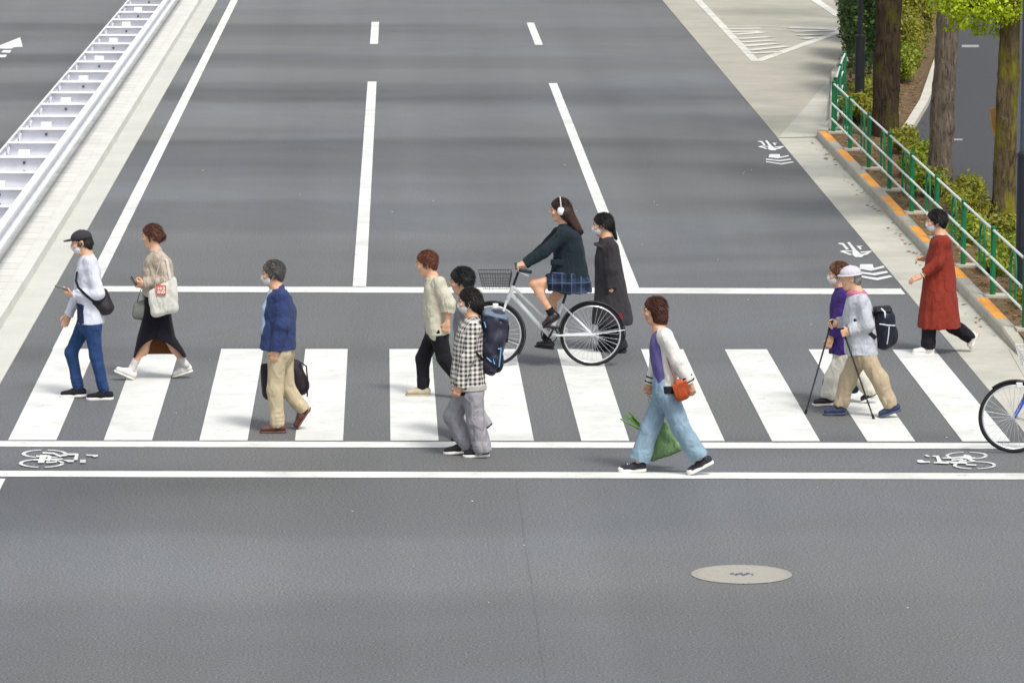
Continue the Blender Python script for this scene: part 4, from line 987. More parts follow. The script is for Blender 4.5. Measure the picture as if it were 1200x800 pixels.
t = thing('phone', 'black phone in the hand of the person in the beige jacket', 'phone', f2(106, 299, -.13)); u = unit((-.5, .2, .8)); nn = unit((-.8, -.4, -.45)); nn = unit(nn - u * (nn @ u)); w_ = np.cross(u, nn)
b = MB(); b.obox((0, 0, 0), u * .055, w_ * .034, nn * .004); b.build('body', plain('phone_black', '#121114', .3), t, bevel=.003)
b = MB(); b.obox(nn * -.0046, u * .051, w_ * .031, nn * .0008); b.build('screen', plain('screen_black', '#14161a', .08), t)
t = thing('tote_bag', 'off-white tote bag with a small red square mark on the shoulder of the beige jacket', 'bag', f2(245, 450, -.25)); Ob = A(t.location)
s = SDF(.006); cs = [(182, 352), (300, 282), (308, 425), (197, 452)]
pa, pb, pc, pd = [f2(x, y, -.25) for x, y in cs]
def bagquad(s, pa, pb, pc, pd, th, ny=16):
    """soft bag between four corners (top front, top back, bottom back, bottom front)"""
    for i in range(ny):
        t_ = i / (ny - 1); l, r = pa + (pd - pa) * t_, pb + (pc - pb) * t_; thk = th * (.35 + .65 * math.sin(min(1, t_ * 1.15) * math.pi * .55))
        e = unit(r - l) * thk * .8; s.rc(l + e, r - e, thk, k=.03)
bagquad(s, pa, pb, pc, pd, .036); s.build('sack', cloth('canvas_white', '#d9d8cc', .08, .7), t, Ob, .006)
b = MB(); 
for dx in (0,): b.tube([f2(205, 345, -.26) - Ob, f2(215, 260, -.262) - Ob, f2(232, 195, -.235) - Ob, f2(240, 180, -.17) - Ob, f2(262, 200, -.22) - Ob, f2(278, 290, -.262) - Ob], .014, 6, ry=.004)
b.build('handle', cloth('canvas_white', '#d9d8cc'), t)
lx, ly = f2(214, 318, -.297), f2(258, 360, -.297); ux = A([lx[0] - ly[0], 0, 0]) * .5; uz = A([0, 0, lx[2] - ly[2]]) * .5; cc = (lx + ly) / 2 - Ob + A([0, -.012, 0])
b = MB(); b.obox(cc + A([0, .018, 0]), ux, A([0, .022, 0]), uz); lab = b.build('red_mark', plain('label_red', '#cf4a40', .6), t)
b = MB(); ex, ez = abs(ux[0]), abs(uz[2]); pix = ["1101110111", "0101010001", "1101110111", "0000000000", "1110101111", "1010101001", "1110111111"]
for r_, row in enumerate(pix):
    for c_, ch in enumerate(row):
        if ch == '1':
            x = cc[0] + ex * (-.78 + 1.56 * (c_ + .5) / 10); z = cc[2] + ez * (.72 - 1.44 * (r_ + .5) / 7); b.box(x - ex * .078, x + ex * .078, cc[1] - .0068, cc[1] - .0045, z - ez * .1, z + ez * .1)
b.build('lettering', plain('label_white', '#e6ddd2', .6), lab)
t = thing('handbag', 'small grey-green pouch hanging in front of the dark skirt', 'bag', f2(136, 425, -.02)); Ob = A(t.location)
s = SDF(.005); bagquad(s, f2(118, 402, -.05), f2(156, 392, -.05), f2(158, 466, -.05), f2(110, 458, -.05), .03); s.build('pouch', cloth('pouch_grey', '#7c8079', .12, .6), t, Ob, .004)
b = MB(); b.tube([f2(120, 405, -.05) - Ob, f2(135, 350, -.06) - Ob, f2(150, 320, -.08) - Ob, f2(150, 350, -.04) - Ob, f2(152, 396, -.05) - Ob], .005, 5); b.build('strap', cloth('pouch_grey', '#7c8079'), t)

# ---- 3 navy jacket, beige trousers, briefcase
f3 = Fr(280, 300, 3.72, 44.46)
sp = dict(fr=f3, label='person in a navy blue jacket and beige trousers with grey hair', hair=('short', '#5e5b55'), mask=True, pitch=.10, hs=1.0,
  J=dict(head=(146, 76), neck=(162, 136), shN=(186, 176), shF=(160, 172), elN=(186, 300), elF=(190, 300), wrN=(160, 412), wrF=(200, 420), hipN=(168, 425), hipF=(196, 425), hip=(180, 425),
         knN=(158, 580), knF=(206, 572), anN=(168, 730), anF=(278, 652), toeN=(88, 762), heelN=(208, 760), toeF=(254, 736), heelF=(316, 642)),
  torso=[(142, 148, 185, .085), (165, 130, 215, .165), (215, 112, 240, .19), (300, 104, 248, .185), (370, 94, 246, .185), (402, 90, 246, .188)],
  handN=((-.25, 0, -1), (0, 1, 0), .5), handF=((.1, 0, -1), (0, -1, 0), 1.2))
P3, O3_, p3 = person(sp)
top_garment(sp, P3, 'jacket', cloth('jacket_navy', '#33467a', .16, .8), 0, (.074, .070, .054), amp=.009, collar=.004)
s = SDF(.006); s.rc(p3['neck'] + A([.012, 0, -.05]), p3['neck'] + A([-.004, 0, .022]), .072, .063, k=.01, cut=True); s.build('collar', cloth('collar_red', '#b0405a', .1, .3), P3, O3_)
s = SDF(.006); s.rc(f3(146, 162, -.02), f3(127, 230, -.04), .045, .055, ys=1.3, k=.03); s.rc(f3(127, 230, -.04), f3(118, 330, -.04), .055, .05, ys=1.3, k=.03); s.build('shirt', cloth('shirt_lightblue', '#a9c4dc', .05, .4), P3, O3_, .003)
trousers(sp, P3, cloth('trousers_beige', '#cdbb92', .08, .6), (.092, .075, .062), .007, .07); shoes(sp, P3, plain('shoe_brown', '#5e3f37', .5, .15), plain('sole_tan', '#6e4a40', .7), .018)
t = thing('briefcase', 'black soft briefcase carried behind the legs of the person in the navy jacket', 'bag', f3(195, 525, .22)); Ob = A(t.location)
s = SDF(.006); bagquad(s, f3(100, 478, .22), f3(262, 462, .22), f3(292, 580, .22), f3(112, 606, .22), .05); s.rc(f3(225, 470, .22), f3(285, 560, .22), .05, .045, k=.05); s.build('case', plain('bag_plum', '#201420', .65, .2, 20, .2), t, Ob, .003)
b = MB(); b.tube([f3(180, 470, .22) - Ob, f3(188, 446, .22) - Ob, f3(215, 440, .22) - Ob, f3(232, 462, .22) - Ob], .010, 6); b.build('handle', plain('bag_plum', '#201420'), t)
b = MB(); b.tube([f3(268, 462, .16) - Ob, f3(294, 480, .15) - Ob, f3(299, 540, .15) - Ob, f3(298, 612, .15) - Ob], .008, 6); b.build('strap', plain('bag_plum', '#201420'), t)

# ---- 4 cream shirt, black trousers
f4 = Fr(470, 285, 4.21, 46.64)
sp = dict(fr=f4, label='person with short reddish hair in a loose cream shirt and black trousers', hair=('short', '#7a3c1e'), pitch=.16, hs=1.0, sc=.98,
  J=dict(head=(124, 98), neck=(152, 170), shN=(186, 200), shF=(160, 198), elN=(236, 300), elF=(160, 305), wrN=(228, 392), wrF=(150, 390), hipN=(185, 440), hipF=(170, 440), hip=(178, 430),
         knN=(212, 566), knF=(108, 565), anN=(284, 668), anF=(108, 714), toeN=(258, 752), heelN=(320, 690), toeF=(20, 752), heelF=(146, 752)),
  torso=[(172, 132, 178, .085), (195, 120, 208, .16), (260, 110, 216, .18), (330, 112, 222, .178), (400, 122, 226, .178), (438, 134, 226, .18)],
  handN=((-.25, 0, -1), (0, 1, 0), .5), handF=((-.2, 0, -1), (0, -1, 0), .5))
P4, O4, p4 = person(sp)
M_CS = cloth('shirt_cream', '#cdc8ae', .1, .8); top_garment(sp, P4, 'shirt', M_CS, 0, (.070, .066, .056), cuff=.008, amp=.008, sleeveN=.42, sleeveF=.42, collar=.008, extra=lambda s: (s.ell(f4(172, 430, -.06), (.085, .11, .095), k=.04), s.ell(f4(178, 462, -.09), (.05, .07, .06), k=.05), s.ell(f4(205, 425, .0), (.07, .16, .07), k=.04)))
trousers(sp, P4, cloth('trousers_black', '#1b1a22', .1, .5), (.090, .070, .052), .006, .06); shoes(sp, P4, cloth('loafer_beige', '#c9bd9f', .08, .2), plain('sole_beige', '#a89a7e', .7), .020)

# ---- 6 the walker mostly hidden behind the checked shirt
f6 = Fr(505, 305, 3.33, 44.0)
sp = dict(fr=f6, label='dark-haired person in grey, mostly hidden behind the person in the checked shirt', hair=('short', '#1c1a1c'), pitch=.1, hs=1.03, hairp=dict(vol=1.08),
  J=dict(head=(118, 82), neck=(136, 142), shN=(150, 178), shF=(130, 176), elN=(158, 290), elF=(130, 290), wrN=(140, 385), wrF=(112, 385), hipN=(150, 420), hipF=(140, 420), hip=(145, 415),
         knN=(130, 560), knF=(165, 560), anN=(118, 692), anF=(212, 660), toeN=(80, 728), heelN=(158, 724), toeF=(178, 716), heelF=(242, 662)),
  torso=[(145, 120, 158, .085), (168, 106, 180, .165), (220, 90, 200, .19), (310, 92, 205, .185), (400, 96, 206, .185), (440, 98, 206, .188)],
  handN=((-.2, 0, -1), (0, 1, 0), .5), handF=((-.2, 0, -1), (0, -1, 0), .5))
P6, O6, p6 = person(sp)
top_garment(sp, P6, 'jacket', cloth('jacket_grey', '#86868c', .12, .7), 0, (.070, .064, .052), amp=.008, collar=.01)
trousers(sp, P6, cloth('trousers_palegrey', '#a6a6ac', .12, .7), (.090, .070, .060), .007, .06); shoes(sp, P6, plain('shoe_brown', '#5e3f37', .5, .15), SOLED, .02)

# ---- 5 checked shirt, grey trousers, backpack
f5 = Fr(505, 305, 3.33, 43.0)
sp = dict(fr=f5, label='masked dark-haired person in a black and white checked shirt and grey trousers', hair=('long', '#231c1c'), mask=True, pitch=.10, hs=1.0, sc=.95,
  hairp=dict(tails=[((-.085, 0, -.02), (-.10, 0, -.11), .052)]),
  J=dict(head=(148, 160), neck=(160, 222), shN=(166, 262), shF=(140, 256), elN=(142, 382), elF=(120, 380), wrN=(112, 492), wrF=(105, 480), hipN=(165, 520), hipF=(130, 520), hip=(148, 515),
         knN=(176, 630), knF=(86, 610), anN=(200, 742), anF=(140, 722), toeN=(124, 780), heelN=(230, 776), toeF=(48, 766), heelF=(160, 758)),
  torso=[(222, 142, 178, .085), (250, 118, 196, .155), (320, 92, 204, .175), (400, 82, 206, .175), (470, 76, 212, .178), (500, 78, 214, .18)],
  handN=((-.4, 0, -1), (0, 1, 0), .55), handF=((-.2, 0, -1), (0, -1, 0), .5))
P5, O5, p5 = person(sp)
M_GING = checks('gingham', '#dcd8cd', '#a3a09a', '#3a3839', .043); top_garment(sp, P5, 'checked_shirt', M_GING, 0, (.066, .062, .050), amp=.006, collar=.004)
s = SDF(.007); r5 = sorted(sp['rows']); s.loft([(r5[0][0] - .045, r5[0][1] + .035, r5[0][2] - .012, .168), (r5[0][0] + .02, r5[0][1] + .02, r5[0][2] - .012, .168)], 43.0); s.build('undershirt', cloth('undershirt_black', '#201d22'), P5, O5)
s = SDF(.006); s.loft([(r5[0][0] - .002, r5[0][1] - .006, r5[0][2] + .006, r5[0][3] + .006), (r5[0][0] + .05, r5[0][1] - .008, r5[0][2] + .006, r5[0][3] + .006)], 43.0); s.build('hem_band', cloth('hem_grey', '#bdbbb2', .06, .3), P5, O5, .003)
trousers(sp, P5, cloth('trousers_grey', '#a3a1a8', .14, .8), (.094, .082, .080), .007, .085); shoes(sp, P5, cloth('shoe_blackwhite', '#26242a', .2, .2), SOLEW, .026)
def backpack(label, fr, quad, th, dy, mats, strap, pocket, top, group=None):
    pts = [fr(x, y, dy) for x, y in quad]; c = sum(pts) / 4; t = thing('backpack', label, 'backpack', A([c[0], c[1], min(q[2] for q in pts)])); Ob = A(t.location)
    s = SDF(.007); pa, pb, pc, pd = pts
    for i in range(14):
        u_ = i / 13; l, r = pa + (pd - pa) * u_, pb + (pc - pb) * u_; w = np.linalg.norm(r - l) / 2; m_ = (l + r) / 2
        s.ell(m_ + A([.012 * math.sin(u_ * 5), 0, 0]), (w * (.9 + .12 * math.sin(u_ * 3.1)), th * (.80 + .2 * math.sin(u_ * 3.1)), .055), k=.05)
    bodyo = s.build('pack', mats[0], t, Ob, .012)
    s = SDF(.006); q = [fr(x, y, dy) for x, y in pocket]; s.ell((q[0] + q[1]) / 2, (abs(q[1][0] - q[0][0]) / 2 + .02, th * .8, abs(q[0][2] - q[1][2]) / 2), k=.02); s.build('pocket', mats[1], t, Ob, .003)
    s = SDF(.006); q = [fr(x, y, dy) for x, y in top]; s.rc(q[0], q[1], .034, .036, ys=th / .034 * .9, k=.02); s.build('top_flap', mats[2], t, Ob, .003)
    for sg in (-1, 1):
        b = MB(); b.tube([fr(x, y, sg * d) - Ob for x, y, d in strap], .021, 8, ry=.006); b.build('strap', mats[3], t)
    return t, Ob
NAVY = plain('pack_navy', '#2a2b3a', .5, .4, 9, .5, bs=14); NAVY2 = plain('pack_navy_dark', '#15161f', .6, .2, 14, .2); SLATE = plain('pack_slate', '#5d6e7e', .6, .15, 14); LBL = plain('pack_lightblue', '#7fb4e6', .5)
t, Ob = backpack('large navy backpack with slate top and pale blue trim on the checked shirt', f5, [(198, 210), (296, 224), (272, 410), (206, 432)], .135, 0., (NAVY, NAVY2, SLATE, NAVY2), [(214, 240, .09), (190, 238, .09), (160, 244, .10), (142, 268, .12), (140, 310, .15), (165, 350, .185), (205, 390, .15)], [(240, 340), (276, 440)], [(214, 204), (288, 222)])
b = MB()
for q in (((208, 240), (214, 262)), ((262, 345), (272, 345)), ((274, 340), (266, 415)), ((218, 380), (236, 396)), ((240, 372), (248, 405))): b.tube([f5(*q[0], -.142) - Ob, f5(*q[1], -.142) - Ob], .012, 6, ry=.006)
b.build('trim', LBL, t)
b = MB(); b.tube([f5(292, 222, -.06) - Ob, f5(302, 260, -.05) - Ob, f5(296, 320, -.05) - Ob], .012, 6); b.build('side_strap', NAVY2, t)

# ---- 12 dark coat
f12 = Fr(670, 240, 4.444, 49.86)
sp = dict(fr=f12, label='masked person in a long charcoal coat with a ponytail, behind the bicycle', hair=('pony', '#1e1a1c'), mask=True, pitch=.1, hs=1.0, sc=.96, hairp=dict(tails=[((-.10, 0, .01), (-.135, 0, -.16), .03)]),
  J=dict(head=(158, 104), neck=(178, 172), shN=(206, 222), shF=(180, 218), elN=(206, 335), elF=(180, 335), wrN=(202, 432), wrF=(176, 425), hipN=(200, 470), hipF=(190, 470), hip=(195, 465),
         knN=(215, 610), knF=(175, 605), anN=(254, 728), anF=(178, 728), toeN=(198, 756), heelN=(288, 750), toeF=(122, 758), heelF=(205, 752)),
  torso=[(178, 152, 205, .09), (205, 138, 236, .165), (260, 122, 250, .19), (350, 122, 266, .19), (450, 120, 288, .205), (540, 110, 308, .225), (600, 104, 318, .235), (616, 106, 316, .232)],
  handN=((-.1, 0, -1), (0, 1, 0), .7), handF=((-.1, 0, -1), (0, -1, 0), .6))
P12, O12, p12 = person(sp)
M_COAT = cloth('coat_charcoal', '#38363b', .14, .6); top_garment(sp, P12, 'coat', M_COAT, 0, (.074, .068, .056), fs=(1.5, .3), amp=.009, collar=.012, cuff=.004)
s = SDF(.006); s.ell(f12(165, 216, -.02), (.11, .17, .025), headframe(0, -.25), k=.02); s.build('collar', M_COAT, P12, O12, .004)
trousers(sp, P12, cloth('trousers_slate', '#2b2d36', .12, .6), (.085, .078, .070), .007, .07); shoes(sp, P12, plain('shoe_dark', '#222226', .5, .1), SOLED, .022)

# ---- 10 rust coat dress
f10 = Fr(1055, 240, 4.44, 49.73)
sp = dict(fr=f10, label='masked person in a long rust-red dress coat and black trousers striding past the kerb', hair=('short', '#231b1b'), mask=True, pitch=.05, hs=1.0, air='F', hairp=dict(vol=1.04),
  J=dict(head=(186, 86), neck=(207, 152), shN=(228, 192), shF=(205, 188), elN=(196, 300), elF=(180, 290), wrN=(104, 372, -.2), wrF=(128, 282, .16), hipN=(205, 470), hipF=(205, 470), hip=(205, 465),
         knN=(152, 620), knF=(270, 625), anN=(146, 742), anF=(366, 690), toeN=(58, 777), heelN=(178, 776), toeF=(368, 752), heelF=(408, 668)),
  torso=[(158, 182, 232, .085), (180, 165, 258, .165), (230, 148, 270, .19), (320, 130, 280, .185), (430, 116, 290, .19), (540, 102, 298, .205), (610, 94, 308, .215), (634, 92, 310, .215)],
  handN=((-1, 0, -.42), (0.2, .5, -.8), .35), handF=((-1, 0, .1), (0, -.6, -.8), .9))
P10, O10, p10 = person(sp)
top_garment(sp, P10, 'dress_coat', cloth('dress_rust', '#9a2b10', .16, .7), 0, (.066, .060, .050), fs=(1.4, .35), amp=.008, sleeveN=.75, sleeveF=.8)
trousers(sp, P10, cloth('trousers_black', '#1b1a22'), (.09, .078, .070), .006, .055); shoes(sp, P10, plain('shoe_white', '#dedad4'), SOLEW, .024)
b = MB(); w_ = p10['wrN'] - unit(p10['wrN'] - p10['elN']) * .03; dd = unit(p10['wrN'] - p10['elN']); e1 = A([0, 1., 0]); e2 = np.cross(dd, e1)
b.tube([w_ + .034 * (math.cos(t_) * e1 + math.sin(t_) * e2) - O10 for t_ in np.linspace(0, 2 * math.pi, 17)[:-1]], .007, 6, closed=True); b.build('bracelet', plain('bracelet_pale', '#cfc6b4', .3), P10)

# ---- 7 cream cardigan, blue wide jeans
f7 = Fr(715, 335, 3.477, 41.99)
sp = dict(fr=f7, label='person with bobbed brown hair in a cream cardigan and light blue wide jeans', hair=('bob', '#5c2816'), pitch=.10, hs=1.0, sc=.97,
  J=dict(head=(180, 100), neck=(196, 172), shN=(226, 204), shF=(205, 200), elN=(276, 308), elF=(190, 305), wrN=(322, 396), wrF=(165, 400), hipN=(235, 440), hipF=(218, 440), hip=(225, 430),
         knN=(288, 580), knF=(162, 580), anN=(366, 700), anF=(118, 726), toeN=(318, 768), heelN=(424, 716), toeF=(32, 774), heelF=(148, 770)),
  torso=[(172, 178, 222, .085), (198, 172, 246, .155), (250, 170, 268, .175), (320, 180, 274, .165), (385, 188, 272, .165), (400, 190, 272, .166)],
  handN=((.35, 0, -1), (0, 1, 0), .45), handF=((-.3, 0, -1), (0, -1, 0), 1.1))
P7, O7, p7 = person(sp)
r7 = sp['rows']; M_CREAM = cloth('knit_cream', '#f0ebdf', .05, .5)
top_garment(sp, P7, 'cardigan', M_CREAM, 0, (.066, .062, .056), amp=.006, rows=[(z, a + (.036 if z > r7[-1][0] + .01 else .016), b_, w) for z, a, b_, w in r7])
s = SDF(.006); s.loft([(r7[-1][0] - .060, r7[-1][1] + .006, r7[-1][2] + .014, .200), (r7[-1][0] + .004, r7[-1][1] + .010, r7[-1][2] + .010, .186)], 41.99); s.build('hem_band', cloth('band_black', '#24222a', .1, .3), P7, O7, .003)
M_BLK = cloth('band_black', '#24222a')
for q in 'NF':
    s = SDF(.005); d_ = unit(p7['wr' + q] - p7['el' + q])
    for o_ in (.012, .055): s.rc(p7['wr' + q] - d_ * (o_ + .016), p7['wr' + q] - d_ * o_, .0615, k=.001, cut=True, cut0=True)
    s.build('cuff_band', M_BLK, P7, O7)
s = SDF(.006); s.loft([(f7(200, 400)[2], f7(186, 400)[0], f7(235, 400)[0], .14), (f7(200, 345)[2], f7(174, 345)[0], f7(235, 345)[0], .145), (r7[2][0], f7(160, 250)[0], f7(230, 250)[0], .145), (r7[1][0], f7(172, 205)[0], f7(235, 205)[0], .12), (r7[0][0] + .01, f7(182, 180)[0], f7(215, 180)[0], .07)], 41.99)
s.build('top', cloth('top_purple', '#6a5fa4', .14, .5), P7, O7, .004)
trousers(sp, P7, cloth('jeans_light', '#8badc2', .16, .6), (.096, .084, .088), .006, .035, waist=f7(218, 350)); shoes(sp, P7, cloth('sneaker_dark', '#3a3844', .1, .2), SOLEW, .030, white_toe=SOLEW)
t = thing('shoulder_bag', 'rust-orange leather shoulder bag at the hip of the cream cardigan', 'bag', f7(292, 470, -.22)); Ob = A(t.location)
s = SDF(.006); bagquad(s, f7(266, 388, -.22), f7(294, 384, -.22), f7(316, 442, -.22), f7(274, 460, -.22), .030); s.build('pouch', plain('leather_orange', '#a8471f', .45, .12, 10, .15), t, Ob)
s = SDF(.005); s.box(f7(290, 420, -.254), (.060, .006, .072), .005, np.stack([unit(f7(322, 446) - f7(298, 378)), A([0, 1., 0]), np.cross(unit(f7(322, 446) - f7(298, 378)), A([0, 1., 0]))])); s.build('flap', plain('leather_orange', '#a8471f'), t, Ob)
b = MB(); b.tube([f7(268, 392, -.21) - Ob, f7(240, 320, -.19) - Ob, f7(215, 240, -.16) - Ob, f7(208, 190, -.06) - Ob, f7(222, 186, .05) - Ob], .008, 6, ry=.004); b.build('strap', plain('leather_orange', '#a8471f'), t)
t = thing('shopping_bag', 'green reusable shopping bag swinging behind the light blue jeans', 'bag', f7(215, 640, .25)); Ob = A(t.location)
s = SDF(.006); bagquad(s, f7(150, 585, .25), f7(226, 555, .25), f7(284, 662, .25), f7(166, 704, .25), .022); s.build('sack', cloth('bag_green', '#6f9a5c', .16, .8), t, Ob, .010)
b = MB(); hw = p7['wrF'] + A([-.03, 0, -.08]); b.tube([f7(158, 588, .25) - Ob, f7(162, 500, .25) - Ob, hw - Ob, f7(190, 490, .25) - Ob, f7(220, 565, .25) - Ob], .010, 6, ry=.005); b.build('handle', cloth('bag_green', '#4f7a40'), t)
t = thing('leek', 'bunch of green leek leaves sticking out of the green shopping bag', 'vegetable', f7(170, 610, .25)); Ob = A(t.location); ML = plain('leek_green', '#5f9a2e', .45, .2, 20)
for i in range(5):
    b = MB(); e = A([.022 * (i - 2), .012 * (i - 2), (-.03, .02, .035, .0, -.02)[i]]); b.tube([f7(200, 630, .25) - Ob, f7(128, 578, .25) - Ob + e * .4, f7(60 + 8 * (i % 3), 526 + 7 * (i % 2), .25) - Ob + e], [.014, .018, .009], 6, ry=.008); b.build('leaf', ML, t, smooth=True)

# ---- 9 purple top, behind
f9 = Fr(940, 300, 4., 46.12)
sp = dict(fr=f9, label='masked person in a purple top and off-white trousers, on the far side of the couple', hair=('short', '#7a4a2c'), mask=True, pitch=.06, hs=.97, sc=.94,
  J=dict(head=(168, 84), neck=(184, 150), shN=(200, 185), shF=(180, 182), elN=(160, 320), elF=(170, 310), wrN=(134, 388, -.18), wrF=(150, 400), hipN=(195, 470), hipF=(195, 470), hip=(195, 462),
         knN=(140, 570), knF=(270, 565), anN=(120, 668), anF=(328, 652), toeN=(48, 705), heelN=(146, 700), toeF=(276, 698), heelF=(362, 660)),
  torso=[(152, 168, 204, .08), (175, 150, 225, .15), (230, 132, 240, .17), (320, 130, 248, .17), (400, 128, 254, .17), (452, 128, 256, .172)],
  handN=((-.35, 0, -1), (0, 1, 0), .6), handF=((-.2, 0, -1), (0, -1, 0), 1.2))
P9, O9, p9 = person(sp)
top_garment(sp, P9, 'top', cloth('top_violet', '#43287c', .14, .7), 0, (.062, .056, .046), amp=.007, collar=.012, sleeveN=.8)
trousers(sp, P9, cloth('trousers_offwhite', '#dad6c6', .06, .6), (.088, .076, .068), .008, .05); shoes(sp, P9, plain('shoe_plum', '#2c2228', .6, .1), SOLEW, .024)
t = thing('handbag', 'small teal bag hanging beyond the knees of the person in purple', 'bag', f9(175, 600, .24)); Ob = A(t.location)
s = SDF(.006); bagquad(s, f9(112, 566, .24), f9(252, 566, .24), f9(256, 622, .24), f9(106, 622, .24), .04); s.build('sack', cloth('bag_teal', '#1d5670', .2, .6), t, Ob, .004)
b = MB(); b.tube([f9(140, 568, .24) - Ob, f9(150, 450, .22) - Ob, f9(152, 430, .2) - Ob, f9(165, 450, .22) - Ob, f9(220, 568, .24) - Ob], .008, 6); b.build('handle', cloth('bag_teal', '#1d5670'), t)

# ---- 8 pale jacket, walking poles
f8 = Fr(940, 300, 4., 45.35)
sp = dict(fr=f8, label='person in a pale grey jacket, white hat and pink scarf walking with two poles', hair=('short', '#8a8684'), hairp=dict(hat=1, maxu=.0, n=700), pitch=.10, hs=.98,
  J=dict(head=(226, 104), neck=(252, 168), shN=(280, 212), shF=(255, 205), elN=(306, 322), elF=(240, 310), wrN=(226, 352, -.17), wrF=(165, 312, .17), hipN=(292, 465), hipF=(268, 465), hip=(280, 458),
         knN=(362, 575), knF=(212, 590), anN=(416, 700), anF=(178, 716), toeN=(358, 752), heelN=(466, 716), toeF=(98, 762), heelF=(206, 758)),
  torso=[(170, 232, 280, .085), (195, 212, 306, .16), (260, 196, 330, .185), (340, 196, 344, .185), (420, 200, 352, .188), (456, 202, 354, .19)],
  handN=((-.85, .05, -.25), (.15, .95, -.1), 1.25, .6), handF=((-.85, 0, -.25), (.1, -.95, -.1), 1.25, .6))
P8, O8, p8 = person(sp)
top_garment(sp, P8, 'jacket', cloth('jacket_pale', '#c3c8d0', .08, .8), 0, (.070, .066, .050), amp=.008)
s = SDF(.006)
for i in range(18):
    t_ = 2 * math.pi * i / 18; s.ell(p8['neck'] + A([.008 + .068 * math.cos(t_), .075 * math.sin(t_), -.025 + .012 * math.sin(2 * t_)]), (.034, .034, .034), k=.02)
s.build('scarf', cloth('scarf_pink', '#d2749c', .14, .7), P8, O8, .005); cap(sp, P8, '#d5d0d8', brim=False, full=False)
trousers(sp, P8, cloth('trousers_sand', '#c6b08a', .08, .6), (.094, .080, .066), .008, .05); shoes(sp, P8, cloth('shoe_blue', '#3c4868', .12, .2), plain('sole_blue', '#4a5068', .7), .022)
b = MB(); w_ = p8['wrN'] - unit(p8['wrN'] - p8['elN']) * .012; dd = unit(p8['wrN'] - p8['elN']); e1 = A([0, 1., 0]); e2 = np.cross(dd, e1)
b.tube([w_ + .032 * (math.cos(t_) * e1 + math.sin(t_) * e2) - O8 for t_ in np.linspace(0, 2 * math.pi, 17)[:-1]], .010, 6, closed=True); b.obox(w_ - e1 * .034 - O8, dd * .016, e1 * .005, e2 * .016); b.build('wristwatch', plain('watch_dark', '#2a2630', .3), P8)
t, Ob = backpack('black and navy daypack with grey piping on the pale grey jacket', f8, [(338, 262), (420, 268), (428, 402), (352, 414)], .125, .02, (plain('pack_ink', '#14172a', .6, .2, 14, .2), plain('pack_black', '#15151a', .6, .2, 14), plain('pack_black', '#15151a'), plain('pack_black', '#15151a')), [(340, 285, .09), (318, 236, .09), (290, 208, .10), (258, 226, .13), (246, 270, .16), (250, 300, .185), (300, 345, .20), (345, 385, .15)], [(398, 320), (440, 420)], [(346, 252), (404, 250)])
M_PIPE = plain('piping_grey', '#c8ccd2', .4); b = MB(); b.tube([f8(362, 318, -.150) - Ob, f8(400, 324, -.152) - Ob, f8(436, 326, -.125) - Ob], .006, 6); b.build('piping', M_PIPE, t); b = MB(); b.tube([f8(408, 330, -.150) - Ob, f8(404, 375, -.152) - Ob, f8(398, 412, -.135) - Ob], .006, 6); b.build('piping', M_PIPE, t)
b = MB(); b.tube([f8(372, 246, -.08) - Ob, f8(388, 262, -.11) - Ob, f8(392, 290, -.12) - Ob], .012, 6, ry=.005); b.build('tag', M_PIPE, t)
for lb, q, a, c in (('walking pole planted forward in the far hand of the person in pale grey', 'F', (128, 298), (15, 736)), ('walking pole slanting back from the near hand of the person in pale grey', 'N', (191, 342), (336, 766))):
    dy = .17 if q == 'F' else -.17
    hnd = p8['wr' + q] + A([-.065, (.02 if q == 'N' else -.02), -.01]); tip = f8(c[0], c[1], dy); tip[2] = 0.; u = unit(hnd - tip)
    t = thing('walking_pole', lb, 'walking pole', tip, 'walking poles'); Ob = tip
    top = hnd + u * .045
    b = MB(); b.tube([u * .03, hnd - u * .06 - Ob], [.0075, .0095], 8); b.build('shaft', plain('pole_metal', '#2a282a', .35), t, smooth=True)
    b = MB(); b.tube([hnd - u * .075 - Ob, hnd - Ob, top - u * .012 - Ob, top - Ob], [.013, .015, .018, .012], 10); b.build('grip', plain('grip_black', '#1a181a', .7), t, smooth=True)
    b = MB(); b.tube([A([0, 0, 0]), u * .05], [.014, .011], 8); b.build('tip', plain('tip_black', '#1a181a', .8), t, smooth=True)

